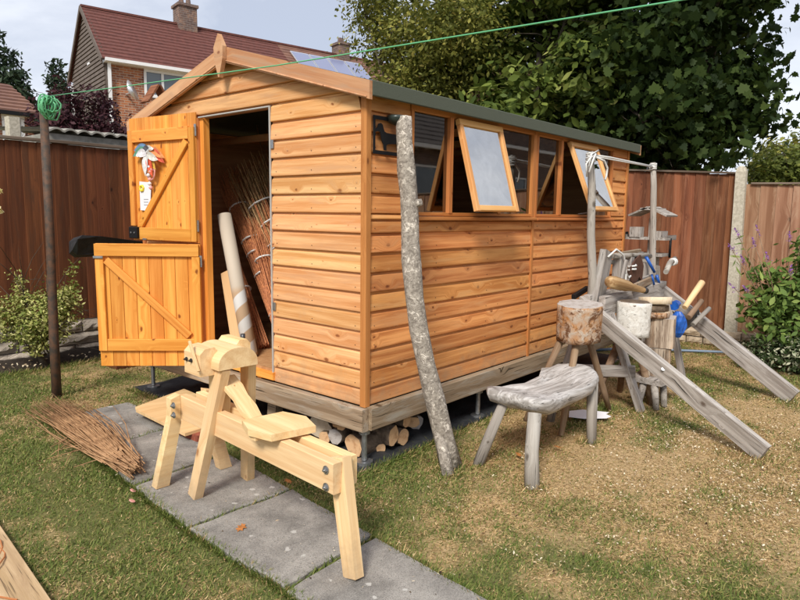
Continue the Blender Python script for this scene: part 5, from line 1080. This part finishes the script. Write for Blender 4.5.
foliage('crown', bl3, 21000, .068, 'maple', 'maple', t3, droop=.9, clumps=1500, csz=.15, shell=.5, upb=.35); limbs((6.5, .5, 0), (6.2, .2, 4.2), .16, bl3, 'treebark', t3, 18, 3)
# dark background trees behind so the crowns close up where the photograph is dark
t4 = thing('background_tree', (8.6, 3.6, 0), 'dark leafy tree mass glimpsed between the elder and maple crowns', 'tree')
bl4 = rblobs((8.6, 3.6, 3.6), (1.8, 1.8, 2.2), 20, .85, 14)
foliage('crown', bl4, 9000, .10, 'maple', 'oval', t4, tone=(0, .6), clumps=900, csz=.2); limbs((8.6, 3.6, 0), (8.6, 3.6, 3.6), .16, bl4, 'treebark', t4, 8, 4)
t5 = thing('yellow_shrub', (7.5, -.9, 0), 'yellow-green flowering shrub above the lower fence panel at the right edge', 'shrub')
bl5 = rblobs((7.6, -.85, 1.95), (.5, .75, .42), 16, .34, 21); foliage('crown', bl5, 9000, .04, 'yellow', 'oval', t5, clumps=500, csz=.1); limbs((7.5, -.9, 0), (7.5, -.85, 1.9), .05, bl5, 'treebark', t5, 8, 5)
t6 = thing('far_green_tree', (12.4, -.3, 0), 'olive green tree farther off behind the yellow shrub, at the right edge', 'tree')
bl6 = rblobs((12.8, -.2, 2.5), (1.0, 1.0, .8), 14, .6, 23); foliage('crown', bl6, 9000, .07, 'haw', 'oval', t6, clumps=500, csz=.15); limbs((12.4, -.3, 0), (12.6, -.2, 2.6), .1, bl6, 'treebark', t6, 8, 5)
# left shrubs and trees
s1 = thing('purple_shrub', (1.5, 6.1, 0), 'dark purple-leaved shrub behind the left fence under the brick house', 'shrub')
bl7 = [(.80, 6, 2.45, .22, .25, .42), (1.0, 6.1, 2.6, .16, .2, .38), (1.22, 6.0, 2.55, .22, .25, .45), (1.45, 6.1, 2.5, .2, .25, .38), (1.62, 6, 2.35, .2, .25, .32), (.65, 6, 2.3, .2, .2, .3), (1.2, 6, 2.2, .6, .3, .4), (1.18, 6.0, 2.85, .06, .08, .22), (.9, 6, 2.85, .05, .08, .15), (1.42, 6, 2.8, .05, .08, .15)]
foliage('crown', bl7, 7000, .032, 'purple', 'oval', s1, clumps=700, csz=.06); limbs((1.3, 6.1, 0), (1.2, 6, 2.4), .05, bl7, 'treebark', s1, 10, 7)
s2 = thing('variegated_shrub', (-.3, 3.72, 0), 'yellow-green variegated shrub behind the rusty line post, against the block wall', 'shrub')
bl8 = [(-.33, 3.72, .50, .25, .2, .20), (-.50, 3.72, .42, .18, .18, .16), (-.12, 3.72, .52, .15, .18, .19), (-.30, 3.70, .32, .20, .16, .14), (-.22, 3.68, .60, .15, .15, .14), (-.47, 3.74, .62, .05, .05, .22), (-.48, 3.74, .85, .035, .04, .12), (-.03, 3.74, .72, .05, .05, .18), (-.01, 3.74, .88, .04, .04, .08), (-.22, 3.74, .78, .03, .03, .10), (-.40, 3.7, .25, .12, .1, .1), (-.68, 3.74, .58, .16, .14, .15)]
foliage('crown', bl8, 7500, .017, 'euon', 'oval', s2, clumps=750, csz=.03); limbs((-.30, 3.72, 0), (-.28, 3.72, .35), .03, bl8, 'treebark', s2, 12, 8)
for i, (x, y, hgt, rad, lb) in enumerate(((11.0, 38, 10.2, 2.3, 'dark conifer at the far left edge behind the low tiled house'), (13.9, 38, 9.2, 1.5, 'dark pointed conifer just left of the brick house'), (12.7, 41, 8.8, 2.2, 'lower dark conifer between the two taller ones'), (15.6, 42, 9.3, 2.0, 'dark conifer touching the left side of the brick house'))):
    tt = thing('conifer', (x, y, 0), lb, 'tree', 'far conifers'); bs = []
    for k in range(9): u = k/8; bs.append((x+random.uniform(-.3, .3), y, 3.5+(hgt-3.5)*u, rad*(1-u*.8), rad*(1-u*.8), .9))
    foliage('crown', bs, 9000, .20, 'conifer', 'spray', tt, clumps=900, csz=.22, upb=.2); tube('trunk', [(x, y, 0), (x, y, hgt-1)], [.25, .06], M['treebark'], tt, 8)
# buddleia at right with flower spikes
s3 = thing('buddleia', (4.5, -1.35, 0), 'green buddleia bush with mauve flower spikes in front of the right fence', 'shrub')
bl9 = [(4.5, -1.30, .62, .30, .24, .26), (4.45, -1.12, .55, .2, .16, .2), (4.5, -1.5, .75, .25, .2, .35), (4.6, -1.42, 1.05, .2, .17, .25), (4.5, -1.15, .85, .12, .12, .15), (4.55, -1.62, 1.1, .2, .2, .35), (4.4, -1.3, .4, .25, .2, .15)]
foliage('crown', bl9, 3000, .045, 'budd', 'oval', s3, clumps=550, csz=.07, shell=.4)
rr = random.Random(31); gs = []; Pf = []; PL = []
ends = [(4.25, -.83, 1.13), (4.3, -.93, 1.02), (4.2, -.88, 1.28), (4.2, -1.05, 1.31), (4.25, -1.02, 1.19), (4.3, -.86, .76), (4.3, -.98, .74), (4.3, -1.33, .95), (4.35, -1.50, .86), (4.5, -1.36, 1.42), (4.5, -1.42, 1.38), (4.35, -1.50, .97), (4.6, -1.55, 1.35), (4.55, -1.25, 1.25), (4.45, -1.1, 1.05)]
for i, e in enumerate(ends):
    e = V(e); b = V((4.5, -1.32, .1)); md = b.lerp(e, .55)+V((0, 0, .08)); gs.append(tube_geo([b, b.lerp(md, .6), md, e], [.010, .008, .006, .003], 6))
    dr = (e-md).normalized()
    for k in range(60): t = rr.random(); Pf.append(e+dr*(t-.3)*.10+V((rr.gauss(0, 1), rr.gauss(0, 1), rr.gauss(0, 1)))*.013*(1.1-t))
    for k in range(11): PL.append(b.lerp(md, .7).lerp(e, rr.random()*.9)+V((rr.gauss(0, .03), rr.gauss(0, .03), rr.gauss(0, .03))))
joined('stems', gs, M['stick'], s3, True, stuff=False)
Pf = np.array(Pf); n_ = len(Pf); inst_mesh('flower_spikes', *leafshape('spray'), Pf, rotm(rng.normal(size=(n_, 3)), rng.uniform(0, 6, n_)), .011*rng.uniform(.6, 1.2, n_), rng.random(n_), M['flower'], s3)
PL = np.array(PL); n_ = len(PL); inst_mesh('stem_leaves', *leafshape('lance'), PL, rotm(rng.normal(size=(n_, 3))+np.array([-.5, -.5, .8]), rng.uniform(0, 6, n_)), .06*rng.uniform(.6, 1.2, n_), rng.uniform(.2, 1, n_), M['budd'], s3)
s4 = thing('white_edged_shrub', (4.35, -1.45, 0), 'low bush of small white-edged leaves at the foot of the buddleia', 'shrub')
bl10 = [(4.3, -1.2, .16, .25, .17, .15), (4.4, -1.45, .20, .3, .2, .18), (4.35, -1.7, .2, .3, .2, .18), (4.5, -1.05, .14, .2, .12, .12), (4.3, -1.05, .1, .12, .1, .09)]
foliage('crown', bl10, 6500, .020, 'varbush', 'oval', s4, clumps=900, csz=.04); limbs((4.35, -1.45, 0), (4.35, -1.4, .2), .02, bl10, 'treebark', s4, 8, 9)
# rose stem at the left edge of the frame
s5 = thing('rose_bush', (-1.60, .95, 0), 'tall rose stem with pale yellow blossoms at the left edge of the picture', 'rose')
joined('stems', [tube_geo([(-1.62, 1.0, 0), (-1.60, .98, .8), (-1.55, .93, 1.35), (-1.515, .84, 1.50)], [.008, .007, .005, .003], 6), tube_geo([(-1.60, .98, .8), (-1.56, .9, 1.2), (-1.52, .84, 1.42)], [.005, .004, .003], 6)], M['stick'], s5, True, stuff=False)
yl = leaf_mat('pale_yellow_petal', [(0, (.70, .62, .22)), (1, (.85, .80, .55))], .3); M['petal'] = yl
for c in ((-1.508, .838, 1.512), (-1.512, .836, 1.432)): foliage('blossom', [(*c, .018, .018, .014)], 26, .016, 'petal', 'oval', s5)
foliage('leaves', [(-1.58, .92, 1.3, .05, .05, .25)], 40, .025, 'budd', 'oval', s5)

# ------------------------------------------------------------ houses
def house_frame(C, psi): d1 = V((math.cos(psi), math.sin(psi), 0)); d2 = V((-math.sin(psi), math.cos(psi), 0)); return V(C), d1, d2
C0, d1, d2 = house_frame((7.235, 18.178, 6.235), R(-11.13)); sH, hH = 2.257, 1.939; LH = 20.0
hs = thing('brick_house', tuple(C0+d1*3-V((0, 0, C0.z))), 'brick house with red tiled roof, chimneys and white gutter behind the left fence', 'house')
MH = Matrix((d1, d2, V((0, 0, 1)))).transposed().to_4x4(); MH.translation = C0-V((0, 0, C0.z)); EH = C0.z
def hbox(nm, x0, x1, y0, y1, z0, z1, mat, parent=None):
    v, f = box_geo(x0, x1, y0, y1, z0, z1); return mk(nm, v, f, mat, parent or hs, MH)
hbox('wall', .12, LH, .12, 2*sH-.12, 0, EH-.02, M['brick'])
# gable end with hung tiles
v = [(0.0, 0.06, 0), (0.0, 2*sH-.06, 0), (0.0, 2*sH-.06, EH-.05), (0.0, sH, EH+hH-.09), (0.0, .06, EH-.05)]; v += [(.118, b_, c) for _, b_, c in v]
mk('gable_wall', v, [(0, 1, 2, 3, 4), (9, 8, 7, 6, 5), (0, 5, 6, 1), (1, 6, 7, 2), (2, 7, 8, 3), (3, 8, 9, 4), (4, 9, 5, 0)], M['hung'], hs, MH)
gs = []
z = 3.2
while z < EH+hH-.2:
    t = max(0, (z-EH)/hH); y0 = .06+sH*t; y1 = 2*sH-.06-sH*t; v, f = box_geo(-.035, -.0, y0, y1, z, z+.11); v = [(a-(.0 if c > z+.05 else .02), b_, c) for a, b_, c in v]; gs.append((v, f)); z += .135
o = joined('hung_tiles', gs, M['hung'], None); setp(o, hs); o.matrix_basis = MH
def roof_courses(nm, x0, x1, y0, y1, z0, z1, n, mat, parent, MM, over=.0, thick=.055, corr=0):
    gs = []
    for k in range(n):
        a, b_ = k/n, (k+1)/n+.012; ya, yb = y0+(y1-y0)*a, y0+(y1-y0)*b_; za, zb = z0+(z1-z0)*a, z0+(z1-z0)*b_
        v = [(x0, ya, za), (x1, ya, za), (x1, ya, za+thick), (x0, ya, za+thick), (x0, yb, zb-.004), (x1, yb, zb-.004), (x1, yb, zb+.006), (x0, yb, zb+.006)]; gs.append((v, [(0, 1, 2, 3), (3, 2, 6, 7), (4, 7, 6, 5), (0, 4, 5, 1), (0, 3, 7, 4), (1, 5, 6, 2)]))
    o = joined(nm, gs, mat, None); setp(o, parent); o.matrix_basis = MM; return o
roof_courses('roof_tiles', -.14, LH-12.9, -.16, sH, EH-.14, EH+hH, 15, M['roof'], hs, MH); roof_courses('roof_tiles', LH-12.9+.004, LH, -.16, sH, EH-.14, EH+hH, 15, M['roofbr'], hs, MH)
roof_courses('roof_tiles', -.14, LH, 2*sH+.16, sH, EH-.14, EH+hH, 15, M['roof'], hs, MH)
hbox('ridge_tiles', -.14, LH, sH-.09, sH+.09, EH+hH-.01, EH+hH+.06, M['roof'])
for s in (0, 1):
    a = V((-.15, -.17 if s == 0 else 2*sH+.17, EH-.18)); b_ = V((-.15, sH, EH+hH-.02)); m, l = frame(MH @ a, MH @ b_, (0, 0, 1)); v, f = box_geo(0, l, -.08, .06, -.02, .02); mk('verge_board', v, f, M['hung'], hs, m)
hbox('gutter', -.05, LH, -.24, -.13, EH-.20, EH-.10, M['white']); hbox('soffit', -.05, LH, -.13, .12, EH-.22, EH-.15, M['white'])
hbox('downpipe', .06, .15, -.05, .04, 2.2, EH-.18, M['white']); hbox('downpipe', -.12, -.04, 2*sH-.2, 2*sH-.11, 1.5, EH-.3, M['white'])
def hwindow(x0, x1, z0, z1, splits, y=.12):
    f_ = hbox('window', x0, x1, y-.02, y+.06, z0, z1, M['farglass'])
    def fb(a, b_, c, d_): hbox('window_frame', a, b_, y-.06, y-.024, c, d_, M['white'], f_)
    fb(x0-.03, x1+.03, z0-.05, z0+.05); fb(x0-.03, x1+.03, z1-.05, z1+.05)
    for x in [x0, x1]+splits: fb(x-.04, x+.04, z0+.052, z1-.052)
    return f_
hwindow(1.22, 2.80, EH-1.06, EH-.26, [1.78]); hwindow(4.2, 5.4, EH-1.1, EH-.26, [4.8]); hwindow(1.0, 3.0, 1.0, 2.2, [2.0])
v, f = tube_geo([(.62, -.25, EH-1.06), (.66, -.30, EH-1.04), (.70, -.33, EH-1.02)], [.06, .24, .33], 18); o = mk('satellite_dish', v, f, M['alu'], hs, MH, smooth=True)
hbox('dish_arm', .60, .64, -.3, .12, EH-1.12, EH-1.08, M['alu']); hbox('vent', 1.05, 1.35, .08, .12, EH-1.75, EH-1.69, M['white']); hbox('gable_vent', -.06, -.04, sH-.2, sH-.5, EH+.02, EH+.09, M['white'])
def chimney(x0, x1, z1, label=None):
    c = hbox('chimney', x0, x1, sH-.32, sH+.32, EH+hH-.5, z1, M['brickdk']); hbox('chimney_cap', x0-.05, x1+.05, sH-.37, sH+.37, z1+.002, z1+.10, M['brickdk'], c)
    for x in (x0+.2, x1-.2): v, f = tube_geo([(x, sH, z1+.1), (x, sH, z1+.33)], [.10, .08], 12); mk('chimney_pot', v, f, M['brickdk'], c, MH)
chimney(3.08, 3.74, EH+hH+.62); chimney(9.95, 10.45, EH+hH+.42)
pn = V((0, sH+.16, hH+.14)).normalized(); pnn = V((0, -pn.z, pn.y))
for i in range(4):
    x0 = 7.45+i*.86; o0 = V((x0, -.16, EH-.14))+pn*1.05+pnn*.07; pts = [o0, o0+V((.82, 0, 0)), o0+V((.82, 0, 0))+pn*1.55, o0+pn*1.55]
    def slab3(q, th): return q+[p+pnn*th for p in q], [(3, 2, 1, 0), (4, 5, 6, 7), (0, 1, 5, 4), (1, 2, 6, 5), (2, 3, 7, 6), (3, 0, 4, 7)]
    fr3 = mk('solar_panel', *slab3(pts, .04), M['alu'], hs, MH); c_ = sum(pts, V())/4; q2 = [c_+(p-c_)*.93+pnn*.044 for p in pts]; mk('solar_cells', *slab3(q2, .004), M['panel'], fr3, MH)
# low tiled house at the far left
lh = thing('low_house', (0, 14, 0), 'low house with pinkish brown tiled roof and white window at the left edge', 'house'); I4 = Matrix.Identity(4)
v, f = box_geo(-4, 3.55, 14.1, 17.8, 0, 3.55); mk('wall', v, f, M['brick'], lh)
roof_courses('roof_tiles', -4.2, 3.70, 13.95, 15.95, 3.62, 4.52, 8, M['roofbr'], lh, I4); roof_courses('roof_tiles', -4.2, 3.70, 17.95, 15.95, 3.62, 4.52, 8, M['roofbr'], lh, I4)
v, f = box_geo(-4.2, 3.7, 13.86, 13.95, 3.54, 3.62); mk('gutter', v, f, M['black'], lh)
def plainwin(parent, x0, x1, y, z0, z1):
    v, f = box_geo(x0, x1, y-.02, y+.02, z0, z1); w_ = mk('window', v, f, M['farglass'], parent)
    for a, b_, c, d_ in ((x0-.05, x1+.05, z0-.05, z0+.03), (x0-.05, x1+.05, z1-.03, z1+.05), (x0-.04, x0+.03, z0+.032, z1-.032), (x1-.03, x1+.04, z0+.032, z1-.032), ((x0+x1)/2-.02, (x0+x1)/2+.02, z0+.032, z1-.032)): v, f = box_geo(a, b_, y-.06, y-.022, c, d_); mk('window_frame', v, f, M['white'], w_)
plainwin(lh, 2.90, 3.28, 14.1, 2.6, 3.50)
# corrugated roof edge beyond the fence
cr_ = thing('corrugated_roof', (.55, 4.8, 0), 'grey corrugated shed roof edge showing above the left fence', 'outbuilding')
n1 = 100; vv = []; ff = []
for i in range(n1+1):
    x = .10+1.6*i/n1
    for y, z in ((4.45, 2.215), (5.9, 2.33)): zz = z+.035*abs(math.sin((x)*math.pi/.135))**.8; vv += [(x, y, zz), (x, y, zz-.02)]
for i in range(n1):
    a = i*4; ff += [(a, a+4, a+6, a+2), (a+1, a+3, a+7, a+5), (a, a+1, a+5, a+4)]
mk('roof_sheet', vv, ff, M['corr'], cr_, smooth=False); v, f = box_geo(.12, 1.66, 4.5, 5.8, 0, 2.19); mk('wall', v, f, M['corr'], cr_)
# small pointed roof seen between the house and the shed gable
sg2 = thing('wooden_hut', (3.3, 8.3, 0), 'small brown hut with a steep pointed roof glimpsed behind the shed gable', 'hut')
v, f = box_geo(3.2, 3.42, 8.05, 8.3, 0, 3.2); mk('wall', v, f, M['fenceR'], sg2)
for s in (-1, 1): prism('roof_side', [(0, 0), (.25, 0), (.25, .36), (0, .36)], (3.31, 7.98, 3.54), (0, 1, 0), (s*.26, 0, -.40), -.03*s, M['fenceR'], sg2)
# own house behind the camera's right, mirrored in the shed windows
oh = thing('owner_house', (18, -13, 0), 'dark brick house with tiled roof seen only as a reflection in the shed windows', 'house')
v, f = box_geo(6, 17.6, -18, -11.2, 0, 3.7); mk('wall', v, f, M['brickdk'], oh)
roof_courses('roof_tiles', 5.6, 17.9, -10.9, -14.6, 3.7, 7.0, 18, M['render'], oh, I4); roof_courses('roof_tiles', 5.6, 17.9, -18.3, -14.6, 3.7, 7.0, 18, M['render'], oh, I4)
def rbox(nm, a, mat): v, f = box_geo(*a); return mk(nm, v, f, mat, oh)
rbox('gutter', (5.6, 17.9, -10.9, -10.78, 3.58, 3.70), M['white']); rbox('wing_wall', (20, 36, -18, -12.2, 0, 5.6), M['brickdk'])
roof_courses('roof_tiles', 19.7, 36.3, -11.9, -15.0, 5.6, 8.2, 14, M['render'], oh, I4); rbox('gutter', (19.7, 36.3, -11.9, -11.78, 4.2, 4.32), M['white']); rbox('downpipe', (23.6, 23.72, -12.2, -12.08, 0, 4.2), M['white'])
for x in (8, 11, 14, 21.5, 25.5, 29):
    yy = -11.2 if x < 18 else -12.2; v, f = box_geo(x, x+1.4, yy-.02, yy+.04, 1.9, 3.0); w_ = mk('window', v, f, M['farglass'], oh)
    for a, b_, c, d_ in ((x-.05, x+1.45, 1.84, 1.90), (x-.05, x+1.45, 3.0, 3.06), (x-.06, x, 1.9, 3.0), (x+1.4, x+1.46, 1.9, 3.0)): v, f = box_geo(a, b_, yy, yy+.08, c, d_); mk('window_frame', v, f, M['white'], w_)
